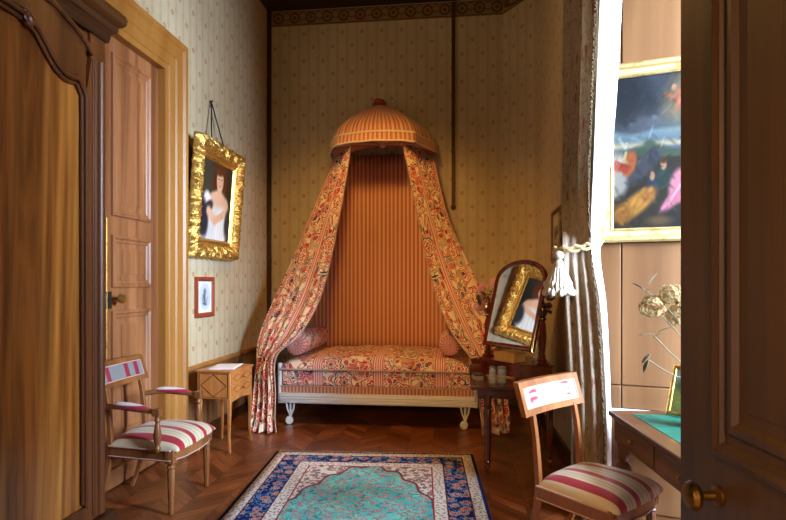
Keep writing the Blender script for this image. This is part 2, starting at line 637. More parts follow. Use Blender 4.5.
M_['dark'] = plain('blackish_brown', hx(26, 22, 18), .8)  # own near-black colour of the picture back boards and the cord

t = T('mirror_glass'); M_['mirror'] = t.done(hx(232, 234, 232), .01, 1.0)
t = T('clear_glass')
t.b.inputs['Transmission Weight'].default_value = 1
M_['glass'] = t.done(hx(240, 246, 250), .03)

t = T('window_glass')                     # thin pane: mostly clear, a little mirror
tr = t.node('ShaderNodeBsdfTransparent'); gl = t.node('ShaderNodeBsdfGlossy'); mx = t.node('ShaderNodeMixShader')
gl.inputs['Roughness'].default_value = .02
mx.inputs[0].default_value = .07
t.nt.links.new(tr.outputs[0], mx.inputs[1]); t.nt.links.new(gl.outputs[0], mx.inputs[2])
t.nt.links.new(mx.outputs[0], t.nt.nodes['Material Output'].inputs[0])
M_['pane'] = t.m

t = T('jar_glass')                        # thin blown glass, a little milky
tr = t.node('ShaderNodeBsdfTransparent'); mx = t.node('ShaderNodeMixShader')
t.done(hx(196, 206, 220), .08)
mx.inputs[0].default_value = .34
t.nt.links.new(tr.outputs[0], mx.inputs[1]); t.nt.links.new(t.b.outputs[0], mx.inputs[2])
t.nt.links.new(mx.outputs[0], t.nt.nodes['Material Output'].inputs[0])
M_['jar'] = t.m

# parquet floor laid in chevrons
t = T('parquet')
x, y, z = t.xyz(t.coord())
W, B = .44, .088
cx = (x / W)
tri = (cx.frac() - .5).abs() * W
q = (y + tri * 1.0) / (B * 1.414)
bi = q.floor()
half = (cx * 2.0).floor()
rnd = t.white(t.comb(half, bi, 0.0))
sgn = t.ss(cx.frac(), .499, .501) * 2.0 - 1.0
al = x + y * sgn * -1.0
ac = x * sgn + y
g = t.noise(t.comb(al * 2.2, ac * 34.0, rnd * 40.0), 1.0, 4, .6, .6)
c = t.mix(rnd, hx(98, 48, 22), hx(158, 88, 44))
c = t.mix(t.ss(g, .3, .75) * .55, c, hx(58, 28, 12))
gap = t.lt(q.frac().mn((q.frac() * -1.0) + 1.0), .022, .012).mx(t.lt((cx * 2.0).frac().mn(((cx * 2.0).frac() * -1.0) + 1.0), .009, .005))
c = t.mix(gap * .85, c, hx(24, 12, 6))
t.bump(g * .3 - gap, .25, .004)
M_['floor'] = t.done(c, t.ss(g, .0, 1.0) * .2 + .22, spec=.5)

# carpet with borders and a turquoise medallion
RW, RL = 1.66, 2.45
t = T('carpet')
u, v, _ = t.xyz(t.coord('UV'))
dx = ((u.abs()) * -1.0) + RW / 2
dy = ((v.abs()) * -1.0) + RL / 2
d = dx.mn(dy)
uvc = t.coord('UV')
n1 = t.noise(uvc, 8, 2, .5, 0, 1)
wv = t.vadd(uvc, t.scale(t.vadd(n1, (-.5, -.5, -.5)), .05))
cream, navy, turq = hx(216, 204, 188), hx(22, 36, 88), hx(72, 168, 160)
red, pink = hx(148, 50, 48), hx(206, 150, 132)
def flowers(c, scl, pal, size=.32):
    d1, col, pos = t.vor(wv, scl, .85)
    ax, ay, _ = t.xyz(t.vadd(wv, pos, 'SUBTRACT'))
    th = t.math('ARCTAN2', ay, ax)
    dd = d1 + (th * 6.0).sin() * .05
    pk, _, _ = t.xyz(col)
    c = t.mix(t.lt(dd, size, .02), c, pal[0])
    c = t.mix(t.band(dd, size * .75, size * .14, .3), c, pal[1])
    c = t.mix(t.lt(dd, size * .5, .02), c, t.mix(t.lt(pk, .5, .02), pal[2], pal[1]))
    return t.mix(t.lt(dd, size * .2, .02), c, pal[3])
vine = t.band(t.noise(wv, 13, 1, .5, .8), .5, .03, .3)
field = t.mix(vine * .8, cream, hx(120, 84, 90))
field = flowers(field, 15, (pink, navy, red, cream), .3)
ex = u / (RW / 2 - .33)
ey = v / (RL / 2 - .33)
pw = t.math('POWER', ex.abs(), 1.7) * .95 + t.math('POWER', ey.abs(), 1.25)
sc2 = pw + (t.math('ARCTAN2', ey, ex) * 16.0).sin() * .05
med = t.mix(t.ss(t.noise(wv, 5, 2), .35, .65), hx(84, 172, 170), hx(122, 198, 182))
med = t.mix(vine * .7, med, hx(60, 84, 96))
med = flowers(med, 17, (hx(206, 190, 160), hx(150, 84, 84), hx(60, 100, 130), cream), .30)
med = flowers(med, 9, (hx(196, 186, 170), hx(72, 104, 140), hx(190, 120, 110), cream), .18)
field = t.mix(t.lt(sc2, 1.0, .02), field, med)
field = t.mix(t.band(sc2, 1.0, .03, .3), field, hx(120, 60, 64))
small = flowers(cream, 36, (hx(176, 168, 164), hx(120, 110, 124), pink, navy), .3)
main = t.mix(vine, navy, hx(88, 128, 170))
main = flowers(main, 10.5, (cream, red, pink, navy), .34)
main = flowers(main, 21, (hx(96, 150, 160), navy, red, cream), .2)
c = field
c = t.mix(t.lt(d, .355), c, red)
c = t.mix(t.lt(d, .345), c, small)
c = t.mix(t.lt(d, .265), c, hx(90, 40, 44))
c = t.mix(t.lt(d, .255), c, main)
c = t.mix(t.lt(d, .105), c, hx(90, 40, 44))
c = t.mix(t.lt(d, .095), c, small)
c = t.mix(t.lt(d, .022), c, hx(34, 44, 92))
t.bump(t.noise(uvc, 300, 2), .25, .004)
M_['carpet'] = t.done(c, .95, spec=.05)

# window curtain brocade
t = T('brocade')
uvc = t.coord('UV')
n = t.noise(uvc, 9, 2, .5, 1.5)
c = t.mix(t.noise(uvc, 4, 3), hx(190, 176, 154), hx(166, 150, 128))
c = t.mix(t.band(n, .52, .016, .3), c, hx(128, 92, 64))
d2, cl, _ = t.vor(t.scale(uvc, 1, .6, 1), 9)
pk, _, _ = t.xyz(cl)
c = t.mix(t.lt(d2, .2, .04) * t.lt(pk, .4, .02), c, hx(150, 92, 76))
def translucent(t, c, f):
    t.done(c, .5, spec=.3, sheen=.3)
    tl_ = t.node('ShaderNodeBsdfTranslucent'); mx = t.node('ShaderNodeMixShader')
    t.put(tl_.inputs[0], c)
    mx.inputs[0].default_value = f
    t.nt.links.new(t.b.outputs[0], mx.inputs[1]); t.nt.links.new(tl_.outputs[0], mx.inputs[2])
    t.nt.links.new(mx.outputs[0], t.nt.nodes['Material Output'].inputs[0])
    return t.m
M_['brocade'] = translucent(t, c, .42)

t = T('lining_cloth')
M_['lining'] = t.done(t.mix(t.noise(t.coord(), 30, 3), hx(240, 240, 240), hx(226, 226, 226)), .8, spec=.15)

# green leather of the desk
t = T('green_leather')
n = t.noise(t.coord(), 22, 5, .65)
M_['leather'] = t.done(t.mix(t.ss(n, .3, .7), hx(12, 92, 76), hx(26, 120, 98)), .55)

# paper border under the ceiling
t = T('paper_border')
x, y, z = t.xyz(t.coord())
p = x + y
fx = ((p / .21).frac() - .5) * .21
fz = z - 4.80
r = hyp(fx, fz)
c = t.mix(t.noise(t.coord(), 12, 4), hx(150, 126, 84), hx(126, 104, 66))
c = t.mix(t.band(r, .058, .012, .3), c, hx(92, 54, 28))
c = t.mix(t.lt(r, .026, .004), c, hx(110, 58, 32))
c = t.mix(t.band(hyp(fx.abs() - .105, fz - .02), .045, .008, .3), c, hx(104, 82, 48))
c = t.mix(t.band(fz, -.085, .006, .3), c, hx(90, 64, 34))
c = t.mix(t.band(fz, .078, .006, .3), c, hx(90, 64, 34))
M_['border'] = t.done(c, .8, spec=.2)

# ------------------------------------------------------------------ the room
XL, YB, XR, ZC = -2.39, 6.77, .88, 4.90
S = 'structure'
MB().box(-2.6, 3.0, -.4, 7.0, -.12, 0).build('floor', M_['floor'], kind=S, smooth=False)
MB().box(-2.6, XR + .3, .3, 7.0, ZC, ZC + .15).build('ceiling', M_['ceil'], kind=S, smooth=False)
DY0, DY1, DZ = 2.76, 4.24, 3.20            # the doorway in the left wall
w = MB()
w.box(-2.6, XL, .3, DY0, 0, ZC)
w.box(-2.6, XL, DY1, 7.0, 0, ZC)
w.box(-2.6, XL, DY0, DY1, DZ, ZC)
w.build('wall_left', M_['paper_y'], kind=S, smooth=False)
MB().box(-2.6, .56, YB, 7.0, 0, ZC).build('wall_back', M_['paper_x'], kind=S, smooth=False)
MB().prism([(.553, YB), (XR, 6.30), (XR + .3, 6.30), (1.2, 7.0), (.553, 7.0)], 0, ZC).build('wall_corner', M_['paper_c'], kind=S, smooth=False)
w = MB()
w.box(XR, XR + .3, 3.58, 6.30, 0, ZC)
w.box(XR, XR + .3, .3, 1.0, 0, ZC)
w.box(XR, XR + .3, 1.0, 3.58, 3.75, ZC)
w.build('wall_right', M_['paper_y'], kind=S, smooth=False)
w = MB()
w.box(-2.6, -.52, .30, .45, 0, ZC)
w.box(.66, XR + .3, .30, .45, 0, ZC)
w.box(-.52, .66, .30, .45, 2.28, ZC)
w.build('wall_front', M_['paper_x'], kind=S, smooth=False)

# window recess: splayed panelled side, window wall, its ceiling
def rev(x): return 3.58 - .27 * (x - .88)
RD = Vector((1, -.27, 0)).normalized()
RO = Vector((.88, 3.58, 0))
MR = frame3(RO, RD, (0, 0, 1))            # x along the recess side, y up, z out to the camera
w = MB(MR)
w.box(0, 1.45, 0, 3.75, -.12, 0)
gx = (.0, .135, .50, .92, 1.42)
for a, b in zip(gx, gx[1:]):             # raised boards with grooves between
    for z0, z1 in ((.05, .64), (.68, .815), (.823, 3.7)):
        w.box(a + .004, b - .004, z0, z1, 0, .012)
w.build('wall_recess', M_['panel'], kind=S, bevel=.004)
MB(MR).box(.0, 1.45, .645, .675, .0, .03).build('trim_1', M_['white_paint'], kind=S, bevel=.006)
MB().prism([(.88, 1.0), (2.25, 1.35), (2.25, 1.2), (1.18, .9)], 0, 3.75).build('wall_recess_near', M_['panel'], kind=S, smooth=False)
w = MB()
w.box(2.25, 2.40, 1.1, 3.4, 0, .45)
w.box(2.25, 2.40, 1.1, 3.4, 3.6, 3.75)
w.box(2.25, 2.40, 1.1, 1.5, .45, 3.6)
w.box(2.25, 2.40, 3.0, 3.4, .45, 3.6)
w.build('wall_window', M_['panel'], kind=S, smooth=False)
MB().prism([(.88, 1.0), (2.4, 1.1), (2.4, 3.4), (.88, 3.7)], 3.75, 3.85).build('ceiling_recess', M_['panel'], kind=S, smooth=False)
win = MB()
win.box(2.27, 2.33, 1.5, 3.0, .45, .53); win.box(2.27, 2.33, 1.5, 3.0, 3.52, 3.6)
win.box(2.27, 2.33, 1.5, 1.58, .45, 3.6); win.box(2.27, 2.33, 2.92, 3.0, .45, 3.6)
win.box(2.27, 2.33, 2.21, 2.29, .45, 3.6)
for z in (1.1, 1.72, 2.34, 2.94): win.box(2.28, 2.32, 1.5, 3.0, z - .02, z + .02)
win = win.build('window_1', M_['white_paint'], kind=S, bevel=.004)
MB().box(2.298, 2.302, 1.52, 2.98, .47, 3.58).build('pane', M_['pane'], win, smooth=False)

# left wall trims
MB().box(XL, XL + .022, 4.62, 6.74, .10, .66).build('trim_2', M_['dado'], kind=S, bevel=.004)
MB().box(XL, XL + .04, 4.62, 6.74, .66, .70).build('trim_3', M_['ochre'], kind=S, bevel=.008)
MB().box(XL, XL + .035, 4.62, 6.74, 0, .10).build('baseboard_left', M_['walnut_y'], kind=S, bevel=.006)
MB().box(XL, .55, YB - .03, YB, 0, .14).build('baseboard_back', M_['ceil'], kind=S, bevel=.006)
MB().box(XR - .025, XR, 3.6, 6.28, 0, .14).build('baseboard_right', M_['walnut_y'], kind=S, bevel=.006)
MB().box(XL, XL + .05, YB - .05, YB, .0, ZC).build('trim_4', M_['ceil'], kind=S, bevel=.01)
MB().box(XL + .02, .55, YB - .006, YB, 4.70, 4.89).build('trim_5', M_['border'], kind=S, smooth=False)
MB().prism([(.553, YB - .006), (XR - .006, 6.30), (XR, 6.31), (.56, YB)], 4.70, 4.89).build('trim_6', M_['border'], kind=S, smooth=False)
# door casing: a moulded architrave round the doorway
Mleft = frame3((XL, 0, 0), (0, 1, 0), (0, 0, 1))       # x = world Y, y = world Z, z = world +X
prof = [(-.004, -.10), (-.004, .03), (.04, .034), (.048, .044), (.12, .048), (.135, .060), (.22, .064), (.24, .082), (.28, .082), (.284, .0)]
MB(Mleft).sweep([(DY1, 0), (DY1, DZ), (DY0, DZ), (DY0, 0)], prof, closed=False).build('trim_7', M_['ochre'], kind=S, angle=20)
# double door of reddish oak
d1 = MB()
d1.box(-2.50, -2.425, DY0, 3.50, 0.01, DZ)
d1.box(-2.50, -2.425, 3.505, DY1, 0.01, DZ)
d1 = d1.build('door_1', M_['oak_red'], kind=S, bevel=.004)
MD = frame3((-2.425, 0, 0), (0, 1, 0), (0, 0, 1))
for y0, y1 in ((3.62, 4.11), (2.89, 3.38)):
    for z0, z1 in ((1.93, 3.08), (1.42, 1.79), (.30, 1.25)):
        p = MB(MD)
        p.sweep([(y0, z0), (y0, z1), (y1, z1), (y1, z0)], [(0, 0), (.0, .018), (.018, .024), (.03, .012), (.045, .012), (.055, .004), (.07, .004), (.11, .018)])
        p.box(y0 + .1, y1 - .1, z0 + .1, z1 - .1, 0, .018)
        p.build('door_panel', M_['oak_red'], d1, angle=20)
MB(MD).box(DY0, DY1, .01, .14, 0, .03).build('kick_rail', M_['oak_red'], d1, bevel=.008)
h = MB(MD)
h.box(3.53, 3.60, 1.27, 1.39, 0, .025)
h.build('lock_plate', M_['iron'], d1, bevel=.004)
MB(MD).lathe([(.012, 0), (.012, .05), (.03, .06), (.036, .08), (.026, .1), (.0, .102)], (3.63, 1.34, .0), 14).build('door_knob', M_['brass'], d1)
MB(MD).tube([(3.545, .7, .02), (3.545, 1.9, .02)], .008, 8).build('bolt_rod', M_['brass'], d1)

# foreground door, open into the room on the right
A = Vector((.53, 1.387, 0))
E1 = Vector((.103, -.995, 0)).normalized()              # from the free edge towards the hinge
MF = frame3(A, E1, (0, 0, 1))                            # z of this frame faces the camera side (-X)
if (MF.to_3x3() @ Vector((0, 0, 1))).x > 0:
    MF = MF @ Matrix.Scale(-1, 4, (0, 0, 1))
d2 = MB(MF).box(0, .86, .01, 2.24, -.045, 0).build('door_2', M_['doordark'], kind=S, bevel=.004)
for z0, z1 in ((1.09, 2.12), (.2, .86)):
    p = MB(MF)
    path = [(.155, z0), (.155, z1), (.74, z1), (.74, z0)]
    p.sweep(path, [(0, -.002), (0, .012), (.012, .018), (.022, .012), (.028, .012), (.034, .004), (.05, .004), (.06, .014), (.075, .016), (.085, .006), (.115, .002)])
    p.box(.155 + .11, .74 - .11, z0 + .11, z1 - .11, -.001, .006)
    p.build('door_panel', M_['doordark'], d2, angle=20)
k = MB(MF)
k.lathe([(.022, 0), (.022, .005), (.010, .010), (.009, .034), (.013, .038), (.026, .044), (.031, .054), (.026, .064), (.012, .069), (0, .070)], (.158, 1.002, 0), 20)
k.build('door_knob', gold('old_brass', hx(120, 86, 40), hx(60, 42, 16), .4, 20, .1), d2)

# ------------------------------------------------------------------ armoire
FX = -1.83
ar = empty('armoire', (-2.09, 1.98, 0), 0, 'tall walnut armoire with carved shaped door panels, left of the tall oak door', 'armoire')
MA = frame3((FX, 0, 0), (0, 1, 0), (0, 0, 1))            # x = world Y, y = z, z = out
b = MB()
b.box(-2.36, FX - .02, 1.27, 2.69, .10, 2.86)
b.box(FX - .03, FX - .002, 2.575, 2.69, .2, 2.86); b.box(FX - .03, FX - .002, 1.27, 1.385, .2, 2.86)
b.build('carcass', M_['walnut'], ar, bevel=.004)
def half(s):                                             # s=+1 right door, -1 left door; maps distance from the middle
    return lambda d: 1.98 + s * d
pan = [(.03, .34), (.549, .34), (.549, 2.371), (.53, 2.40), (.50, 2.435), (.475, 2.44), (.44, 2.432), (.40, 2.433), (.36, 2.452), (.32, 2.482), (.28, 2.525), (.24, 2.562), (.19, 2.588), (.12, 2.597), (.03, 2.60)]
top = [(.03, 2.76), (.14, 2.755), (.25, 2.735), (.36, 2.705), (.47, 2.668), (.55, 2.628), (.594, 2.59)]
for s in (1, -1):
    g = half(s)
    d = MB(MA)
    d.prism([(g(x), y) for x, y in pan], -.018, -.012)
    pdoor = d.build('door', M_['flame'], ar)
    fr = MB(MA)
    fr.prism([(g(.549), .34), (g(.594), .34), (g(.594), 2.585), (g(.549), 2.371)], -.02, .004)
    fr.prism([(g(.005), .24), (g(.594), .24), (g(.594), .34), (g(.005), .34)], -.02, .004)
    fr.prism([(g(.005), .34), (g(.03), .34), (g(.03), 2.6), (g(.005), 2.6)], -.02, .004)
    up = pan[2:]
    for i in range(len(up) - 1):
        x0, x1 = up[i][0], up[i + 1][0]
        def tz(x):
            for (a, p), (c, q) in zip(top, top[1:]):
                if a <= x <= c: return p + (q - p) * (x - a) / (c - a)
            return top[0][1]
        fr.prism([(g(x0), up[i][1]), (g(x1), up[i + 1][1]), (g(x1), tz(x1)), (g(x0), tz(x0))], -.02, .004)
    fr.build('door_frame', M_['walnut'], pdoor, smooth=False)
    mo = MB(MA)
    for off, rad, hgt in ((0, .013, .008), (.024, .009, .0), (-.018, .007, .006)):
        ctr = []
        for i, (x, y) in enumerate(pan[1:]):
            j = i + 1
            a = Vector(pan[j]) - Vector(pan[j - 1]); c = Vector(pan[min(j + 1, len(pan) - 1)]) - Vector(pan[j])
            tt = (a.normalized() + (c.normalized() if c.length else a.normalized())).normalized()
            nn = Vector((-tt.y, tt.x))
            ctr.append((g(x + nn.x * off), y + nn.y * off, hgt))
        mo.tube(ctr, rad, 8)
    for i in range(5):                                   # the carved leaf in the shoulder of the arch
        a = R(-60 + i * 42)
        mo.blob((g(.16 + .03 * math.cos(a)), 2.578 + .026 * math.sin(a), .012), .017, 8, 6, (1.3, .8, .8))
    mo.tube([(g(.16 + .02 * math.cos(q * .6) * (1 - q / 14)), 2.575 + .025 * math.sin(q * .6) * (1 - q / 14), .016) for q in range(13)], .008, 6)
    mo.build('carved_moulding', M_['walnut'], pdoor)
    co = MB(MA)
    co.tube([(g(x), y + .008, .010) for x, y in top], .014, 8)
    co.build('arch_moulding', M_['walnut'], ar)
    ps = MB(MA)
    ps.tube([(g(.662), .27, .0), (g(.662), 2.58, .0)], .026, 12)
    ps.tube([(g(.628), .27, .0), (g(.628), 2.58, .0)], .010, 8)
    ps.tube([(g(.610), .27, .0), (g(.610), 2.58, .0)], .006, 8)
    ps.build('corner_post', M_['walnut'], ar)
cp = [(0, 0), (.010, 0), (.016, .02), (.018, .04), (.028, .055), (.040, .06), (.044, .075), (.044, .09), (.060, .10), (.072, .115), (.076, .14), (.068, .165), (.045, .175), (-.3, .18)]
c = MB(Matrix.Translation((0, 0, 2.71)))
c.sweep([(-2.36, 2.69), (FX, 2.69), (FX, 1.27), (-2.36, 1.27)][::-1], cp, closed=False)
c.build('cornice', M_['walnut_y'], ar, angle=25)
pb = MB()
pb.box(-2.36, FX + .03, 1.24, 2.72, 0, .20)
pb.box(-2.36, FX + .045, 1.225, 2.735, .20, .255)
pb.build('plinth', M_['walnut_y'], ar, bevel=.008)

# ------------------------------------------------------------------ seats
def turned(mb, x, y, z0, z1, r):
    L = z1 - z0
    mb.lathe([(r * .55, z0), (r * .7, z0 + .01), (r * .6, z0 + .03), (r * .62, z0 + L * .1), (r * .95, z0 + L * .82), (r * .75, z0 + L * .86), (r * 1.1, z0 + L * .89), (r * .8, z0 + L * .93), (r * 1.0, z1)], (x, y, 0), 14, None, 7, .05)

def seat(loc, rz, label, arms):
    name = 'armchair' if arms else 'side_chair'
    rt = empty(name, loc, rz, label, 'chair')
    RM = ROOTM[rt.name]
    WF, WB, XB, XF = (.275, .215, -.22, .25) if arms else (.24, .215, -.22, .205)
    def wid(x): return WB + (WF - WB) * (x - XB) / (XF - XB)
    # seat frame
    f = MB(RM)
    outl = [(XB, -WB), (XF - .03, -WF), (XF + .015, -WF * .6), (XF + .03, 0), (XF + .015, WF * .6), (XF - .03, WF), (XB, WB)]
    f.prism(outl, .335, .405)
    f.build('seat_frame', M_['beech'], rt, bevel=.008)
    g = MB(RM)
    for z, q in ((.408, .006), (.345, .004)):
        g.tube([(x * 1.012, y * 1.012, z) for x, y in outl], q, 6)
    g.build('gimp_trim', M_['gimp'], rt)
    # sprung cushion
    def cush(u, v):
        a, b2 = math.sin((u * 2 - 1) * PI / 2), math.sin((v * 2 - 1) * PI / 2)
        x = XB + (XF + .02 - XB) * (a + 1) / 2
        bow = .018 * (1 - b2 * b2) * max(0, a)
        h = (max(0, 1 - abs(a) ** 5) * max(0, 1 - abs(b2) ** 5)) ** .42
        return (x + bow, b2 * wid(x) * .99, .405 + .068 * h + (.036 if arms else .024) * (1 - a * a) * (1 - b2 * b2))
    cu = MB(RM)
    cu.grid(cush, 28, 28, lambda u, v: (math.sin((v * 2 - 1) * PI / 2) * .235, u * .5))
    cu.build('seat_cushion', M_['silk'], rt)
    for s in (-1, 1):
        l = MB(RM)
        turned(l, XF - .035, s * (WF - .03), 0, .335, .025)
        l.box(XF - .063, XF - .007, s * (WF - .03) - .028, s * (WF - .03) + .028, .325, .41)
        l.lathe([(.018, 0), (.018, .004), (.008, .008), (0, .009)], (0, 0, 0), 10, Matrix.Translation((XF - .007, s * (WF - .03), .368)) @ Matrix.Rotation(PI / 2, 4, 'Y'))
        l.build('leg', M_['beech'], rt, bevel=.002)
        l = MB(RM)
        pts = [(XB + .0, s * (WB - .02), .41), (XB - .012, s * (WB - .02), .30), (XB - .045, s * (WB - .02), .15), (XB - .10, s * (WB - .018), 0)]
        l.tube([tuple(crom(pts, i / 10)) for i in range(11)], [.023 - .007 * i / 10 for i in range(11)], 4)
        l.build('leg', M_['beech'], rt, bevel=.003)
        p = MB(RM)
        pts = [(XB, s * (WB - .02), .38), (XB - .008, s * (WB - .018), .52), (XB - .022, s * (WB - .018), .66), (XB - .042, s * (WB - .02), .775)]
        p.tube([tuple(crom(pts, i / 10)) for i in range(11)], [.022 - .004 * i / 10 for i in range(11)], 4)
        p.build('back_post', M_['beech'], rt, bevel=.003)
    # top rail: a tilted framed panel, slightly hollowed
    Hr, Wr = .175, .55
    def rail(y, z, o):                                   # y across, z up the rail, o towards the sitter
        lean = .30
        return (XB - .036 - lean * z - .022 * (1 - (2 * y / Wr) ** 2) + o, y, .762 + z * .97)
    def slab(y0, y1, z0, z1, o0, o1, ny=10):
        m = MB(RM)
        for oo in (o0, o1):
            m.grid(lambda u, v: rail(y0 + (y1 - y0) * u, z0 + (z1 - z0) * v, oo), ny, 1, lambda u, v: (y0 + (y1 - y0) * u, z0 + (z1 - z0) * v))
        for y in (y0, y1):
            m.grid(lambda u, v: rail(y, z0 + (z1 - z0) * v, o0 + (o1 - o0) * u), 1, 1)
        for z in (z0, z1):
            m.grid(lambda u, v: rail(y0 + (y1 - y0) * u, z, o0 + (o1 - o0) * v), ny, 1)
        return m
    fr = MB(RM)
    for a in ((-Wr / 2, Wr / 2, 0, .032), (-Wr / 2, Wr / 2, Hr - .032, Hr), (-Wr / 2, -Wr / 2 + .03, .032, Hr - .032), (Wr / 2 - .03, Wr / 2, .032, Hr - .032)):
        q = slab(*a, -.016, .016)
        fr.M = Matrix.Identity(4); fr.add(q.v, q.f); fr.M = RM
    fr.build('top_rail', M_['beech'], rt, smooth=False)
    pn = slab(-Wr / 2 + .03, Wr / 2 - .03, .032, Hr - .032, -.014, .012)
    pn.build('back_panel', M_['silk_w' if arms else 'silk_p'], rt)
    br = MB(RM)
    e = [rail(y, .036, .014) for y in np.linspace(-Wr / 2 + .034, Wr / 2 - .034, 9)] + [rail(y, Hr - .036, .014) for y in np.linspace(Wr / 2 - .034, -Wr / 2 + .034, 9)]
    br.tube(e + [e[0]], .0045, 6)
    br.build('braid', M_['gimp'], rt)
    if arms:
        for s in (-1, 1):
            a = MB(RM)
            pts = [(XB - .035, s * (WB - .01), .655), (XB + .08, s * (WB + .035), .668), (XB + .22, s * (WF - .005), .660), (XF - .11, s * (WF + .0), .648)]
            a.tube([tuple(crom(pts, i / 12)) for i in range(13)], .019, 6)
            a.box(XF - .135, XF - .085, s * WF - .024, s * WF + .024, .625, .67)
            arm = a.build('arm', M_['beech'], rt, bevel=.003)
            pd = MB(RM)
            pd.tube([tuple(crom(pts, q / 12) + Vector((0, 0, .012))) for q in range(3, 11)], [.008, .024, .028, .03, .03, .028, .024, .008], 10, .8)
            pd.build('arm_pad', M_['red_pad'], arm)
            p = MB(RM)
            x0 = XF - .11
            p.lathe([(.016, .40), (.022, .42), (.013, .44), (.02, .46), (.026, .50), (.018, .55), (.012, .58), (.02, .595), (.013, .61), (.017, .63)], (x0, s * (WF - .002), 0), 12)
            p.build('arm_support', M_['beech'], arm)
    return rt

t = T('arm_pad_silk')
x, y, z = t.xyz(t.coord())
M_['red_pad'] = t.done(t.mix(t.ss(z, .683, .690), hx(168, 40, 62), hx(230, 222, 214)), .45, sheen=.2)
seat((-1.99, 3.50, 0), R(0), 'wooden armchair with crimson striped seat and padded arms, in front of the tall oak door', True)
seat((.715, 2.90, 0), R(-43), 'armless wooden chair with crimson striped seat beside the green topped desk', False)

# ------------------------------------------------------------------ bedside chest and its paper
bs = empty('bedside_chest', (-2.05, 4.70, 0), R(-6), 'small fruitwood chest of two drawers on slim legs, against the left wall', 'bedside table')
RM = ROOTM[bs.name]
b = MB(RM); b.box(-.155, .155, -.20, .20, .455, .685)
b.build('case', M_['cherry'], bs, bevel=.004)
b = MB(RM); b.box(-.165, .168, -.212, .212, .685, .702)
b.build('top', M_['cherry'], bs, bevel=.004)
for z0, z1 in ((.585, .672), (.488, .577)):
    dr = MB(RM).box(.155, .163, -.175, .175, z0, z1).build('drawer', M_['cherry'], bs, bevel=.002)
    mq = MB(RM)
    for y0 in (-.165, .005):
        zc = (z0 + z1) / 2
        ring = [(y0, zc), (y0 + .08, z1 - .012), (y0 + .16, zc), (y0 + .08, z0 + .012)]
        for (a, p), (c, q) in zip(ring, ring[1:] + ring[:1]):
            mq.tube([(.164, a, p), (.164, c, q)], .0022, 4)
    mq.build('inlay', M_['inlay'], dr)
    MB(RM).lathe([(.006, 0), (.006, .012), (.011, .018), (.007, .026), (0, .027)], (0, 0, 0), 10, Matrix.Translation((.163, 0, (z0 + z1) / 2)) @ Matrix.Rotation(PI / 2, 4, 'Y')).build('knob', M_['brass'], dr)
mq = MB(RM)
for ring in ([(-.12, .57), (0, .665), (.12, .57), (0, .475)], [(-.135, .47), (.135, .47), (.135, .672), (-.135, .672)]):
    for (a, p), (c, q) in zip(ring, ring[1:] + ring[:1]):
        mq.tube([(a, -.2015, p), (c, -.2015, q)], .0025, 4)
mq.build('inlay', M_['inlay'], bs)
ap = MB(RM)
ap.prism([(-.19, .46), (.19, .46), (.165, .43), (.10, .437), (0, .448), (-.10, .437), (-.165, .43)], 0, .012, frame3((.143, 0, 0), (0, 1, 0), (0, 0, 1)))
ap.build('apron', M_['cherry'], bs)
for sx in (-1, 1):
    for sy in (-1, 1):
        l = MB(RM)
        pts = [(sx * .138, sy * .183, .46), (sx * .142, sy * .187, .32), (sx * .136, sy * .181, .15), (sx * .150, sy * .195, 0)]
        l.tube([tuple(crom(pts, i / 8)) for i in range(9)], [.024, .022, .020, .018, .016, .014, .013, .013, .013], 4)
        l.build('leg', M_['cherry'], bs, bevel=.002)
p = MB(Matrix.Translation((-2.05, 4.70, .7035)) @ Matrix.Rotation(R(8), 4, 'Z'))
p.grid(lambda u, v: ((u - .5) * .24, (v - .5) * .33, .001 + .005 * (u - .5) ** 2 + .004 * math.sin(v * 5) ** 2 * u), 8, 8)
tag(p.build('paper_sheet', M_['sheet'], None, solid=.001), 'white sheets of paper lying on the small bedside chest', 'paper')

# ------------------------------------------------------------------ the bed
BX0, BX1, BY0, BY1 = -1.80, .18, 5.45, 6.66
bed = empty('daybed', (-.81, 6.05, 0), 0, 'white painted bed with a flowered mattress under the domed canopy', 'bed')
fr = MB()
for y0, y1 in ((BY0, BY0 + .05), (BY1 - .05, BY1)):
    fr.box(BX0, BX1, y0, y1, .225, .33)
    s = -1 if y0 == BY0 else 1
    yy = y0 if s < 0 else y1
    for z in (.245, .272, .298):
        fr.tube([(BX0, yy, z), (BX1, yy, z)], .009, 8)
fr.box(BX0, BX0 + .05, BY0 + .05, BY1 - .05, .225, .33)
fr.box(BX1 - .05, BX1, BY0 + .05, BY1 - .05, .225, .33)
fr.build('rail', M_['white_paint'], bed, bevel=.005)
MB().box(BX0 + .05, BX1 - .05, BY0 + .05, BY1 - .05, .28, .33).build('slat_base', M_['linen'], bed)
for x0 in (BX0 - .025, BX1 - .015):
    e = MB()
    e.box(x0, x0 + .035, BY0 + .03, BY1 - .03, .33, .60)
    for y in (BY0 + .03, BY1 - .03): e.tube([(x0 + .018, y, .22), (x0 + .018, y, .63)], .024, 10)
    e.build('end_board', M_['white_paint'], bed, bevel=.006)
sb = MB().box(BX0 + .012, BX1 - .018, BY0 + .012, BY1 - .012, .33, .40)
sb.build('striped_band', M_['stripe_fine'], bed, bevel=.006, boxuv=True)
fb = MB().box(BX0 + .016, BX1 - .022, BY0 + .01, BY1 - .01, .40, .562)
fb.build('box_base', M_['print_bed'], bed, bevel=.02, boxuv=True)
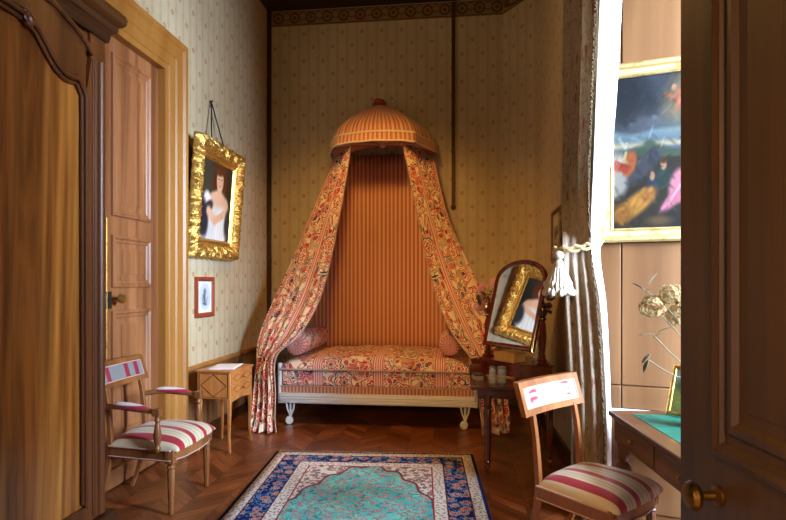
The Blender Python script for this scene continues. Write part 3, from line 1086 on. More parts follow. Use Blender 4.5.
def mat_pt(u, v):
    a, b2 = math.sin((u * 2 - 1) * PI / 2), math.sin((v * 2 - 1) * PI / 2)
    x0, x1, y0, y1 = BX0 + .015, BX1 - .02, BY0 - .01, BY1 - .02
    h = max(0, (1 - abs(a) ** 14) * (1 - abs(b2) ** 12)) ** .38
    z = .572 + .095 * h + .055 * (1 - a * a) * (1 - b2 ** 4) ** .7
    z += .006 * math.sin(a * 19) * h + .004 * math.sin(b2 * 11 + a * 7) * h
    return ((x0 + x1) / 2 + a * (x1 - x0) / 2, (y0 + y1) / 2 + b2 * (y1 - y0) / 2, z)
def mat_uv(u, v):
    p = mat_pt(u, v)
    return (p[0], p[1] - (.74 - p[2]) * (1 if v < .5 else -1))
ma = MB().grid(mat_pt, 60, 40, mat_uv)
ma.build('mattress', M_['print_bed'], bed)
pp = MB()
pp.tube([(BX0 + .01, BY0 - .004, .572), (BX1 - .015, BY0 - .004, .572)], .011, 8)
pp.tube([(BX0 + .01, BY0 - .002, .402), (BX1 - .015, BY0 - .002, .402)], .006, 8)
pp.build('piping', M_['gimp'], bed)
for x in (BX0 + .10, BX1 - .10):
    for y in (BY0 + .04, BY1 - .06):
        l = MB()
        for dx in (-.045, .0, .045):
            l.tube([(x + dx, y, .24), (x + dx * .7, y, .16), (x, y, .085)], [.012, .010, .011], 6)
        l.tube([(x, y, .09), (x + .005, y, .05)], .012, 6)
        leg = l.build('leg', M_['white_paint'], bed)
        MB().lathe([(.0, -.014), (.036, -.014), (.042, -.006), (.042, .006), (.036, .014), (.0, .014)], (0, 0, 0), 18, Matrix.Translation((x - .012, y, .042)) @ Matrix.Rotation(PI / 2, 4, 'X') @ Matrix.Rotation(R(25), 4, 'Y')).build('caster', M_['white_paint'], leg)

def bolster(x, z, y0, y1, r, label):
    rt = empty('bolster', (x, (y0 + y1) / 2, z - r), 0, label, 'bolster', 'bolsters on the bed')
    L = y1 - y0
    def body(u, v):
        th = 2 * PI * u
        q = r * (1 + .05 * math.sin(PI * v))
        return (x + q * math.cos(th), y0 + .02 + (L - .04) * v, z + q * math.sin(th))
    MB().grid(body, 28, 8, lambda u, v: (v * L, u * 2 * PI * r)).build('cover', M_['print_bed'], rt)
    for s, ye in ((-1, y0 + .02), (1, y1 - .02)):
        def cap(u, v):
            th = 2 * PI * u
            q = r * 1.0 * math.cos(v * PI / 2)
            return (x + q * math.cos(th), ye + s * (.05 * math.sin(v * PI / 2) ** .7 - .02 * v ** 4 + .004 * math.sin(th * 18) * (1 - v)), z + q * math.sin(th))
        MB().grid(cap, 72, 8, lambda u, v: (u * 18 * .05, v * .1)).build('pleated_end', M_['pleat'], rt)
        MB().blob((x, ye + s * .035, z), .018, 10, 6, (1, .6, 1)).build('button', M_['gimp'], rt)
bolster(-1.640, .826, 5.485, 6.45, .118, 'flowered bolster at the left end of the bed')
bolster(-.075, .814, 5.62, 6.50, .108, 'flowered bolster at the right end of the bed')

# ------------------------------------------------------------------ canopy
cn = empty('bed_canopy', (-.87, 6.45, 3.0), 0, 'domed striped silk canopy with pale braid fixed to the back wall over the bed', 'canopy')
ctrl = [(-1.535, 6.745), (-1.50, 6.5), (-1.41, 6.24), (-1.345, 6.12), (-1.28, 6.07), (-1.10, 6.0), (-.89, 5.96), (-.68, 5.98), (-.51, 6.04), (-.455, 6.09), (-.39, 6.3), (-.27, 6.55), (-.235, 6.745)]
NR = 120
rim = [crom([c + (0,) for c in ctrl], i / NR) for i in range(NR + 1)]
rl = arc_len(rim)
AP = Vector((-.93, 6.56, 0))
ZR, ZT = 3.11, 3.60
def dome(u, v):
    i = u * NR
    a = int(min(i, NR - 1)); f = i - a
    p = rim[a].lerp(rim[a + 1], f)
    q = AP.lerp(p, (1 - v) ** 1.15)
    wav = 1 + .012 * math.sin(rl[a] * 2 * PI / .09) * (1 - v) 
    d = (q - AP) * wav
    return (AP.x + d.x, min(AP.y + d.y, 6.76), ZR + (ZT - ZR) * (1 - (1 - v) ** 1.15) ** .56)
MB().grid(dome, NR, 18, lambda u, v: (rl[int(round(u * NR))], v * .6)).build('dome', M_['stripe'], cn, solid=.006)
def drop(u): return .003 * math.cos(u * 2 * PI * 9)
def val(u, v):
    p = rim[int(round(u * NR))]
    d = (p - AP).normalized() * (.008 + .012 * v)
    return (p.x + d.x, min(p.y + d.y, 6.762), ZR + .004 - v * (.105 + drop(u)))
vo = MB().grid(val, NR, 4, lambda u, v: (rl[int(round(u * NR))], v * .12)).build('valance', M_['stripe'], cn, solid=.004)
for v, nm in ((0, 'upper_braid'), (1, 'lower_braid')):
    MB().tube([val(i / NR, v) for i in range(NR + 1)], .011, 6).build(nm, M_['ivory'], vo)
def under(u, v):
    p = rim[int(round(u * NR))]
    c0 = Vector((-.87, 6.42, 0))
    q = p.lerp(c0, v)
    return (q.x, min(q.y, 6.755), 3.03 + .05 * math.sin(v * PI / 2) + .007 * math.sin(rl[int(round(u * NR))] * 2 * PI / .055) * (1 - v * .6))
MB().grid(under, NR, 8, lambda u, v: (rl[int(round(u * NR))], v * .5)).build('pleated_lining', M_['stripe'], cn, solid=.004)
MB().blob((-.87, 6.42, 3.065), .035, 12, 8, (1, 1, .6)).build('rosette', M_['stripe_fine'], cn)
fi = MB()
for i in range(16):
    a = 2 * PI * i / 16
    fi.blob((AP.x + (.06 - .02 * (i % 2)) * math.cos(a), AP.y + .05 * math.sin(a), ZT + .005 + .028 * (i % 2)), .026, 8, 6, (1, 1, .9), None, .3)
fi.blob((AP.x, AP.y, ZT + .045), .03, 8, 6, (1, 1, .9), None, .2)
fi.build('ruffle', plain('ruffle_silk', hx(190, 92, 72), .7, 0, .3, .2, 60), cn)

# striped hanging behind the bed
bh = MB()
def hang(u, v):
    z = 3.03 + (.58 - 3.03) * v
    wl_ = -1.44 - .36 * min(1, v * 1.6) ; wr = -.33 + .40 * min(1, v * 1.6)
    return (wl_ + (wr - wl_) * u, 6.735 + .012 * math.sin(u * 40), z)
bh.grid(hang, 120, 14, lambda u, v: (hang(u, v)[0], hang(u, v)[2]))
tag(bh.build('bed_hanging', M_['stripe'], None, solid=.005), 'rust striped silk hanging on the wall behind the bed, between the two bed curtains', 'hanging')

def bed_curtain(inner, outer, amp, label, flip, width):
    nu, nv = 64, 70
    def pt(u, v):
        a, b2 = crom(inner, v), crom(outer, v)
        p = a.lerp(b2, u)
        d = b2 - a
        n = Vector((d.y, -d.x, 0)).normalized() * flip
        f = amp * (.35 + .9 * v) * (.6 + .9 * u) * math.sin(u ** 1.3 * 2 * PI * 4.2 + 2.2 * math.sin(v * 3)) * min(1, u * 5 + .2)
        f += .4 * amp * math.sin(u * 2 * PI * 9.3 + v * 5)
        p = p + n * f
        z = p.z
        if v > .93: p = p + n * (.05 * (v - .93) / .07 * (.6 + .4 * math.sin(u * 22)))
        return (p.x, min(p.y, 6.74), max(z, .012))
    le = [0]
    for j in range(nv): le.append(le[-1] + (Vector(pt(.4, (j + 1) / nv)) - Vector(pt(.4, j / nv))).length)
    m = MB().grid(pt, nu, nv, lambda u, v: (.02 + u * width, le[int(round(v * nv))]))
    return m, pt
Li = [(-1.18, 6.09, 3.005), (-1.292, 5.9, 2.138), (-1.411, 5.66, 1.376), (-1.56, 5.39, .955), (-1.78, 5.29, .72), (-1.77, 5.24, .35), (-1.73, 5.10, .012)]
Lo = [(-1.49, 6.70, 3.005), (-1.766, 6.4, 2.2), (-2.0, 6.1, 1.427), (-2.07, 5.66, .92), (-2.06, 5.50, .54), (-2.045, 5.38, .24), (-2.03, 5.13, .012)]
Ri = [(-.60, 6.09, 3.005), (-.416, 5.9, 2.181), (-.249, 5.75, 1.481), (-.060, 5.50, .985), (.190, 5.32, .64), (.21, 5.27, .30), (.25, 5.24, .012)]
Ro = [(-.28, 6.70, 3.005), (-.116, 6.45, 2.3), (.11, 6.2, 1.70), (.329, 5.92, 1.18), (.40, 5.62, .72), (.50, 5.42, .3), (.52, 5.36, .012)]
for inn, out, lab, fl in ((Li, Lo, 'flowered bed curtain sweeping down from the canopy to the left end of the bed', 1),
                          (Ri, Ro, 'flowered bed curtain sweeping down from the canopy to the right end, behind the dressing table', -1)):
    m, pt = bed_curtain(inn, out, .028, lab, fl, .95)
    r = tag(m.build('bed_curtain', M_['print'], None, solid=.004), lab, 'bed curtain', 'bed curtains of the canopy')
    e = MB().tube([pt(0, j / 60) for j in range(61)], .006, 6)
    e.build('edge_piping', M_['gimp'], r)

# ------------------------------------------------------------------ carpet
rg = empty('carpet', (-.62, 3.38, 0), R(3.6), 'oriental carpet with blue flowered border and turquoise field on the parquet', 'carpet')
RM = ROOTM[rg.name]
c = MB(RM)
c.grid(lambda u, v: ((u - .5) * RW, (v - .5) * RL, .010 + .0008 * math.sin(u * 9 + v * 7)), 20, 30, lambda u, v: ((u - .5) * RW, (v - .5) * RL))
c.build('pile', M_['carpet'], rg, solid=.012)
for s in (-1, 1):
    f = MB(RM)
    n = 130
    for i in range(n):
        x = -RW / 2 + RW * (i + .5) / n
        j = random.uniform(-.006, .006)
        f.tube([(x, s * RL / 2, .008), (x + j, s * (RL / 2 + .022), .007), (x + 2 * j, s * (RL / 2 + .045), .004)], .0035, 4)
    f.box(-RW / 2, RW / 2, s * RL / 2 - .006, s * RL / 2 + .006, .002, .014)
    tag(f.build('fringe', M_['ivory'], rg), kind='stuff')

# ------------------------------------------------------------------ dressing table and what stands on it
dt = empty('dressing_table', (.48, 4.65, 0), 0, 'mahogany dressing table on turned legs between the bed and the window curtain', 'dressing table')
TZ = .672
b = MB(); b.box(.105, .775, 4.17, 5.13, TZ - .028, TZ)
b.build('top', M_['mahog_x'], dt, bevel=.006)
b = MB(); b.box(.16, .745, 4.25, 5.08, TZ - .105, TZ - .028)
b.build('apron', M_['mahog_x'], dt, bevel=.004)
b = MB(); b.box(.105, .125, 4.72, 5.13, TZ, TZ + .085); b.box(.125, .775, 5.11, 5.13, TZ, TZ + .085)
b.box(.105, .20, 4.72, 4.74, TZ, TZ + .085)
b.build('gallery', M_['mahog_x'], dt, bevel=.004)
for x, y in ((.232, 4.235), (.72, 4.42), (.275, 5.03), (.72, 5.03)):
    l = MB()
    l.lathe([(.010, 0), (.016, .012), (.012, .03), (.022, .055), (.014, .075), (.024, .095), (.018, .11), (.022, .14), (.026, .45), (.030, .48), (.022, .495), (.032, .515), (.022, .53), (.028, .56), (.028, .60)], (x, y, 0), 20, None, 10, .06)
    l.build('leg', M_['mahog'], dt)

hv = Vector((.605, -.796, 0)).normalized(); nv_ = Vector((.796, .605, 0)).normalized()   # along the mirror, and away from the viewer
BH = .115
MCT = Vector((.50, 4.83, 1.27))                              # middle of the glass
tm = empty('toilet_mirror', (.52, 4.85, TZ + .001), 0, 'arched swing mirror in a mahogany stand on the dressing table', 'mirror')
MBX = frame3((MCT.x, MCT.y, TZ + .001), hv, nv_)
bx = [(.20, 5.0), (.50, 4.555), (.765, 4.545), (.765, 5.09), (.24, 5.09)]
b = MB(); b.prism(bx, TZ + .001, TZ + BH - .012)
b.prism([(.52 + (x - .52) * 1.02, 4.85 + (y - 4.85) * 1.02) for x, y in bx], TZ + BH - .012, TZ + BH)
b.build('box_base', M_['mahog'], tm, bevel=.003)
dM = frame3((.35, 4.7775, TZ), (.30, -.445, 0), (0, 0, 1))
dr = MB(dM).box(-.23, .23, .015, .090, 0, .004).build('drawer', M_['mahog_x'], tm, bevel=.002)
MB(dM).blob((0, .05, .012), .011, 10, 6).build('knob', M_['brass'], dr)
for s in (-1, 1):
    p = MB(MBX)
    p.lathe([(.048, BH), (.05, BH + .01), (.03, BH + .025), (.036, BH + .04), (.02, BH + .055), (.024, BH + .075), (.016, BH + .09), (.022, BH + .13), (.03, BH + .22), (.026, BH + .32), (.016, BH + .35), (.032, BH + .37), (.02, BH + .385), (.034, BH + .41), (.038, BH + .44), (.024, BH + .46), (.03, BH + .475), (.02, BH + .49), (.012, BH + .51), (.016, BH + .525), (.0, BH + .545)], (s * .335, -.02, 0), 18, None, 9, .05)
    p.build('post', M_['mahog'], tm)
TILT = R(14.5)
mw, mh, fw = .535, .70, .040
MC = MBX @ Matrix.Translation((0, 0, MCT.z - TZ)) @ Matrix.Rotation(-TILT, 4, 'X') @ Matrix.Rotation(PI / 2, 4, 'X')
# in this frame x is across, y up the glass, z towards the viewer
def arch(w, h, n=14):
    r = w / 2 * 1.0
    ys = h / 2 - r * .60
    pts = [(-w / 2, -h / 2), (-w / 2, ys)]
    pts += [(-r * math.cos(PI * i / n), ys + r * .60 * math.sin(PI * i / n) ** .9) for i in range(1, n)]
    return pts + [(w / 2, ys), (w / 2, -h / 2)]
o = MB(MC)
o.sweep(arch(mw + 2 * fw, mh + 2 * fw), [(0, -.015), (-.002, .008), (.006, .016), (.018, .018), (.026, .012), (fw, .006), (fw, -.010)])
o.build('frame', M_['mahog'], tm, angle=25)
o = MB(MC); o.prism(arch(mw + 2 * fw - .004, mh + 2 * fw - .004), -.016, -.006)
o.build('back_board', M_['mahog'], tm)
o = MB(MC); o.prism(arch(mw + .004, mh + .004), -.005, .004)
o.build('glass', M_['mirror'], tm, smooth=False)

# thick old book under the mirror
bkM = frame3((.445, 4.735, TZ + BH + .001), hv, nv_) @ Matrix.Rotation(R(3), 4, 'Z')
bk = empty('old_book', tuple((bkM @ Vector((0, 0, 0)))), 0, 'thick yellowed book lying on the mirror stand below the glass', 'book')
b = MB(bkM); b.box(-.115, .115, -.07, .07, 0, .006); b.box(-.115, .115, -.07, .07, .072, .078); b.box(-.115, .115, -.07, -.062, 0, .078)
b.build('cover', plain('tan_cloth', hx(190, 148, 84), .6), bk, bevel=.002)
t = T('page_edges'); x, y, z = t.xyz(t.coord())
pages = t.done(t.mix(t.ss((z * 1400.0).sin(), -.3, .5), hx(206, 186, 146), hx(150, 128, 92)), .8)
MB(bkM).box(-.108, .108, -.062, .064, .006, .072).build('pages', pages, bk)

# small things on the tray of the table
def jar(x, y, r, h, label):
    rt = empty('glass_jar', (x, y, TZ), 0, label, 'jar', 'glass jars on the dressing table')
    p = MB(Matrix.Translation((x, y, TZ + .001)))
    p.lathe([(0, 0), (r * .9, 0), (r, .006), (r, h * .8), (r * .8, h * .86), (r * .8, h * .9), (r * .76, h * .9), (r * .76, h * .86), (r * .92, h * .78), (r * .92, .012), (0, .012)], (0, 0, 0), 20)
    p.build('body', M_['jar'], rt)
    MB(Matrix.Translation((x, y, TZ + .001))).lathe([(r * .86, h * .9), (r * .9, h * .92), (r * .86, h * .98), (r * .4, h * 1.02), (0, h * 1.03)], (0, 0, 0), 20).build('lid', M_['silver'], rt)
jar(.272, 4.30, .026, .135, 'slim glass jar with a silver lid, nearer the left leg of the dressing table')
jar(.345, 4.335, .037, .13, 'wider glass jar with a silver lid, nearer the striped chair')
pc = empty('trinket_box', (.165, 4.50, TZ), R(12), 'small pale box at the left end of the dressing table', 'box')
RM = ROOTM[pc.name] @ Matrix.Translation((0, 0, .001))
MB(RM).box(-.035, .035, -.055, .055, 0, .032).build('base', plain('mottled_card', hx(190, 186, 176), .6, 0, .4, .3, 120), pc, bevel=.003)
MB(RM).box(-.037, .037, -.057, .057, .032, .046).build('lid', plain('dark_card', hx(92, 84, 78), .6, 0, .4, .3, 120), pc, bevel=.003)
hb = empty('hair_brush', (.29, 4.48, TZ), R(-35), 'wooden backed brush lying behind the glass jars', 'brush')
RM = ROOTM[hb.name] @ Matrix.Translation((0, 0, .001))
p = MB(RM); p.blob((0, 0, .030), .07, 16, 8, (1, .52, .16)); p.tube([(.06, 0, .03), (.15, 0, .03), (.19, 0, .03)], [.012, .010, .016], 8)
p.build('back', M_['cherry'], hb)
p = MB(RM)
for i in range(60):
    a, q = random.uniform(0, 2 * PI), math.sqrt(random.random())
    p.tube([(.055 * q * math.cos(a), .028 * q * math.sin(a), .026), (.056 * q * math.cos(a), .029 * q * math.sin(a), 0)], .0022, 4)
tag(p.build('bristles', M_['ivory'], hb), kind='stuff')

# pink roses behind the mirror
VX, VY = .70, 5.00
vs = MB(); vs.lathe([(.0, 0), (.035, 0), (.03, .01), (.028, .02), (.05, .06), (.052, .11), (.03, .17), (.04, .2), (.035, .2), (.026, .17), (.045, .11), (.0, .02)], (VX, VY, TZ + BH + .001), 18)
tag(vs.build('flower_vase', plain('white_china', hx(220, 220, 216), .2)), 'white vase behind the mirror holding pink roses', 'vase')
bq = empty('rose_bouquet', (VX, VY, TZ + BH + .03), 0, 'bunch of pink roses standing behind the arched mirror', 'flowers')
roses = [(.345, 5.23, 1.44, .062), (.25, 5.27, 1.39, .064), (.225, 5.28, 1.33, .045), (.36, 5.22, 1.34, .045), (.20, 5.27, 1.20, .058), (.805, 4.88, 1.315, .05), (.79, 4.92, 1.24, .04), (.26, 5.27, 1.26, .04)]
stm = MB()
for x, y, z, r in roses:
    pts = [(VX, VY, TZ + BH + .03), (VX + (x - VX) * .06, VY + (y - VY) * .1, TZ + BH + .22), (VX + (x - VX) * .6, VY + (y - VY) * .6 + .03, TZ + BH + .26 + (z - TZ - BH - .26) * .7), (x, y, z - r * .6)]
    stm.tube([tuple(crom(pts, i / 10)) for i in range(11)], .0035, 6)
stm.build('stems', M_['leaf'], bq)
def petal(mb, c, ax, tang, L, Wd, cup):
    ax, tang = Vector(ax).normalized(), Vector(tang).normalized()
    sd = ax.cross(tang).normalized()
    def f(u, v):
        a = (u - .5) * 2
        w_ = Wd * math.sin(PI * min(.98, .15 + v * .8)) ** .7
        return tuple(Vector(c) + tang * (L * .7 * math.sin(v * 1.5)) * cup + ax * L * v * (1.15 - cup * .6) + sd * a * w_ - tang * (.35 * Wd * a * a))
    mb.grid(f, 4, 4)
for x, y, z, r in roses:
    m = MB()
    ax = Vector((random.uniform(-.5, .3), -.7, .6)).normalized()
    t1 = ax.orthogonal().normalized(); t2 = ax.cross(t1)
    for ring, (n, cup, L) in enumerate(((3, .15, .8), (5, .45, .95), (7, .8, 1.05), (8, 1.15, 1.15))):
        for i in range(n):
            a = 2 * PI * i / n + ring * .7 + random.uniform(-.2, .2)
            petal(m, (x, y, z), ax, t1 * math.cos(a) + t2 * math.sin(a), r * L, r * .55, cup)
    m.build('rose', M_['rose'], bq, solid=.001)
def leaf(mb, c, d, L, Wd):
    d = Vector(d).normalized()
    s = d.cross(Vector((0, 0, 1))).normalized()
    up = s.cross(d)
    mb.grid(lambda u, v: tuple(Vector(c) + d * L * v + s * (u - .5) * 2 * Wd * math.sin(PI * min(.99, v * .96 + .03)) ** .8 + up * (.25 * L * v * (1 - v) + .2 * Wd * abs(u - .5))), 4, 6)
m = MB()
for i in range(22):
    x = random.uniform(.20, .35) if i < 16 else random.uniform(.76, .82)
    leaf(m, (x, random.uniform(5.20, 5.28) if i < 16 else random.uniform(4.86, 4.95), random.uniform(1.14, 1.38)), (random.uniform(-1, .6), random.uniform(-.8, .1), random.uniform(-.6, .6)), random.uniform(.05, .08), .018)
m.build('leaves', M_['leaf'], bq, solid=.001)

# ------------------------------------------------------------------ pictures on the left wall
def portrait(X, Y):
    X = (X - .55) / 1.18 + .55; Y = (Y - .42) / 1.12 + .40
    a = Art(X, Y, (44, 42, 34))
    a.ell(.2, .8, .5, .5, (58, 54, 42), 0, .6)
    a.ell(.95, .2, .4, .5, (26, 24, 20), 0, .5)
    a.ell(.58, .74, .155, .165, (92, 46, 22), 10, .2)       # hair
    a.ell(.68, .66, .07, .13, (84, 42, 20), -8, .25)
    a.ell(.45, .66, .05, .11, (78, 38, 18), 8, .25)
    a.line((.57, .62), (.56, .52), .055, (214, 168, 132))   # neck
    a.ell(.52, .46, .23, .13, (222, 180, 146), 8, .15)      # shoulders and chest
    a.ell(.30, .44, .09, .12, (226, 222, 214), 20, .2)      # sleeve
    a.ell(.76, .40, .08, .14, (218, 176, 142), 12, .2)
    a.ell(.57, .70, .085, .115, (226, 182, 148), 4, .15)    # face
    a.ell(.62, .67, .03, .03, (220, 150, 124), 0, .5, .6)
    a.ell(.53, .67, .03, .03, (220, 150, 124), 0, .5, .6)
    for x in (.535, .605): a.ell(x, .715, .016, .008, (52, 34, 26), 0, .3)
    a.line((.57, .71), (.572, .675), .006, (190, 138, 108))
    a.ell(.572, .642, .02, .008, (168, 72, 62), 0, .3)
    a.ell(.56, .80, .10, .05, (88, 44, 22), 5, .3)
    a.ell(.50, .18, .34, .24, (206, 208, 206), 5, .15)      # dress
    a.ell(.66, .20, .16, .22, (226, 226, 222), -8, .2)
    for i in range(7): a.line((.30 + i * .07, .02), (.38 + i * .055, .34), .008, (184, 188, 190), .4)
    a.ell(.22, .28, .12, .20, (36, 36, 44), 15, .2)         # dark shawl
    a.ell(.34, .40, .10, .06, (40, 40, 48), 30, .25)
    a.line((.34, .36), (.50, .27), .05, (222, 178, 144))    # crossed arms
    a.line((.50, .27), (.72, .36), .04, (216, 170, 136))
    a.ell(.72, .37, .05, .035, (222, 178, 144), 30, .2)
    a.ell(.84, .28, .09, .16, (46, 44, 46), -10, .25)
    return a.out()

def carved_frame(mb, w, h, bw, amp, step=.02):
    """gilt border with scrolling relief and a scalloped outline; local x,y in the picture plane, z out"""
    pr = [(0, .0), (.0, .02), (.10, .045), (.22, .060), (.36, .066), (.5, .060), (.64, .045), (.74, .030), (.80, .036), (.86, .036), (.92, .02), (1.0, .012)]
    per = 2 * (w + h)
    n = int(per / step)
    loops = []
    for i in range(n):
        s = per * i / n
        if s < w: e, tt, L = 0, s, w
        elif s < w + h: e, tt, L = 1, s - w, h
        elif s < 2 * w + h: e, tt, L = 2, s - w - h, w
        else: e, tt, L = 3, s - 2 * w - h, h
        row = []
        for k, (o, z) in enumerate(pr):
            off = o * bw
            x = -L / 2 + tt
            lim = L / 2 - off
            xx = max(-lim, min(lim, x * (lim / (L / 2))))
            rel = .5 + .5 * math.sin(s * 75 + 3.2 * math.sin(o * 9 + s * 30)) * math.cos(o * 17 + 2 * math.sin(s * 52))
            zz = z + (amp * rel if .05 < o < .75 else 0)
            oo = off - (.012 * (.5 + .5 * math.sin(s * 60)) * (1 - o) ** 2)
            W2, H2 = w / 2 - oo, h / 2 - oo
            p = [(xx, -H2), (W2, xx), (-xx, H2), (-W2, -xx)][e]
            row.append((p[0], p[1], zz))
        loops.append(row)
    k = len(pr)
    vs = [p for r in loops for p in r]
    fs = [(i * k + j, i * k + j + 1, ((i + 1) % n) * k + j + 1, ((i + 1) % n) * k + j) for i in range(n) for j in range(k - 1)]
    mb.add(vs, fs)

PW, PH = 1.02, 1.09
tl = R(4.5)
bot = Vector((XL + .03, 5.075, 1.69))
upv = Vector((math.sin(tl), 0, math.cos(tl)))
PM = frame3(bot + upv * PH / 2, (0, 1, 0), upv)
pt_ = empty('framed_portrait', tuple(bot), 0, 'gilt framed portrait of a young woman in white hanging on the left wall', 'painting')
m = MB(PM); carved_frame(m, PW, PH, .155, .032, .008)
m.build('frame', M_['gold'], pt_, angle=32)
o = MB(PM); o.box(-PW / 2 + .02, PW / 2 - .02, -PH / 2 + .02, PH / 2 - .02, -.012, .0)
o.build('back_board', M_['dark'], pt_)
o = MB(PM)
o.sweep([(-PW / 2 + .150, -PH / 2 + .150), (-PW / 2 + .150, PH / 2 - .150), (PW / 2 - .150, PH / 2 - .150), (PW / 2 - .150, -PH / 2 + .150)], [(0, .012), (0, .03), (.012, .034), (.03, .012), (.03, .006)])
o.build('slip', M_['gold2'], pt_, angle=20)
picture(portrait, PM @ Matrix.Translation((0, 0, .009)), PW - .27, PH - .27, 120, 130, 'canvas', pt_)
cd = MB()
apx = Vector((XL + .02, 5.10, 3.21))
for y in (4.92, 5.24):
    e = PM @ Vector((y - 5.075, PH / 2 - .05, -.004))
    cd.tube([tuple(apx), tuple(e)], .007, 6)
cd.build('cord', M_['dark'], pt_)
nl = MB().lathe([(.006, 0), (.006, .03), (.014, .034), (0, .04)], (0, 0, 0), 10, Matrix.Translation(Vector((XL, 5.10, 3.215))) @ Matrix.Rotation(PI / 2, 4, 'Y'))
tag(nl.build('picture_nail', M_['iron']), 'dark nail at the top of the cord of the portrait', 'nail')

sk = empty('framed_sketch', (XL + .004, 4.975, 1.13), 0, 'small sketch of a figure in a reddish wood frame, below the gilt portrait', 'picture')
SM = frame3((XL + .006, 4.975, 1.318), (0, 1, 0), (0, 0, 1))
o = MB(SM)
hw, hh = .185, .19
o.sweep([(-hw, -hh), (-hw, hh), (hw, hh), (hw, -hh)], [(0, -.004), (0, .022), (.01, .026), (.03, .022), (.042, .012), (.042, .004)])
o.build('frame', plain('red_wood', hx(150, 66, 36), .35), sk, angle=20)
def sketch(X, Y):
    a = Art(X, Y, (226, 230, 234))
    a.ell(.5, .52, .40, .42, (196, 206, 216), 0, .05)
    a.ell(.5, .66, .10, .10, (110, 124, 140), 0, .4)
    a.ell(.46, .42, .14, .17, (130, 146, 160), 20, .4)
    a.line((.42, .56), (.54, .30), .03, (70, 80, 96)); a.line((.54, .60), (.46, .46), .02, (60, 70, 90))
    a.line((.36, .30), (.62, .26), .02, (70, 84, 104)); a.line((.62, .26), (.70, .5), .012, (90, 104, 120))
    return a.out(.015)
picture(sketch, SM @ Matrix.Translation((0, 0, .007)), .30, .31, 40, 40, 'drawing', sk)
o = MB(SM); o.box(-hw + .01, hw - .01, -hh + .01, hh - .01, -.004, .003); o.build('back_board', M_['dark'], sk)

# rod hanging down the back wall
rd = empty('bell_pull', (-.045, 6.745, 2.35), 0, 'long dark reddish rod hanging down the back wall, right of the canopy', 'bell pull')
MB().box(-.066, -.024, 6.735, 6.765, 2.42, 4.88).build('strip', M_['rod'], rd, bevel=.004)
MB().lathe([(.008, 2.42), (.016, 2.405), (.03, 2.385), (.03, 2.36), (.016, 2.34), (0, 2.335)], (-.045, 6.735, 0), 14).build('end_knob', M_['rod'], rd)

# small framed print on the right wall, seen edge on
fp = empty('framed_print', (XR - .01, 4.90, 1.63), 0, 'narrow framed print on the right wall beside the window curtain', 'picture')
FM = frame3((XR - .006, 4.92, 1.865), (0, -1, 0), (0, 0, 1))
hw, hh = .25, .235
o = MB(FM); o.sweep([(-hw, -hh), (-hw, hh), (hw, hh), (hw, -hh)], [(0, -.004), (0, .02), (.02, .024), (.035, .010), (.035, .002)])
o.build('frame', plain('brown_frame', hx(112, 74, 46), .4), fp, angle=20)
def print_(X, Y):
    a = Art(X, Y, (196, 178, 148))
    a.put(((Y < .72) & (Y > .42) & (X > .12) & (X < .88)) * 1.0, (128, 118, 100))
    a.put(((Y < .38) & (Y > .12) & (X > .12) & (X < .88)) * 1.0, (140, 128, 106))
    a.line((.15, .56), (.85, .6), .05, (90, 84, 74)); a.line((.15, .24), (.85, .26), .04, (100, 92, 80))
    return a.out()
picture(print_, FM @ Matrix.Translation((0, 0, .004)), .44, .41, 30, 30, 'print', fp)

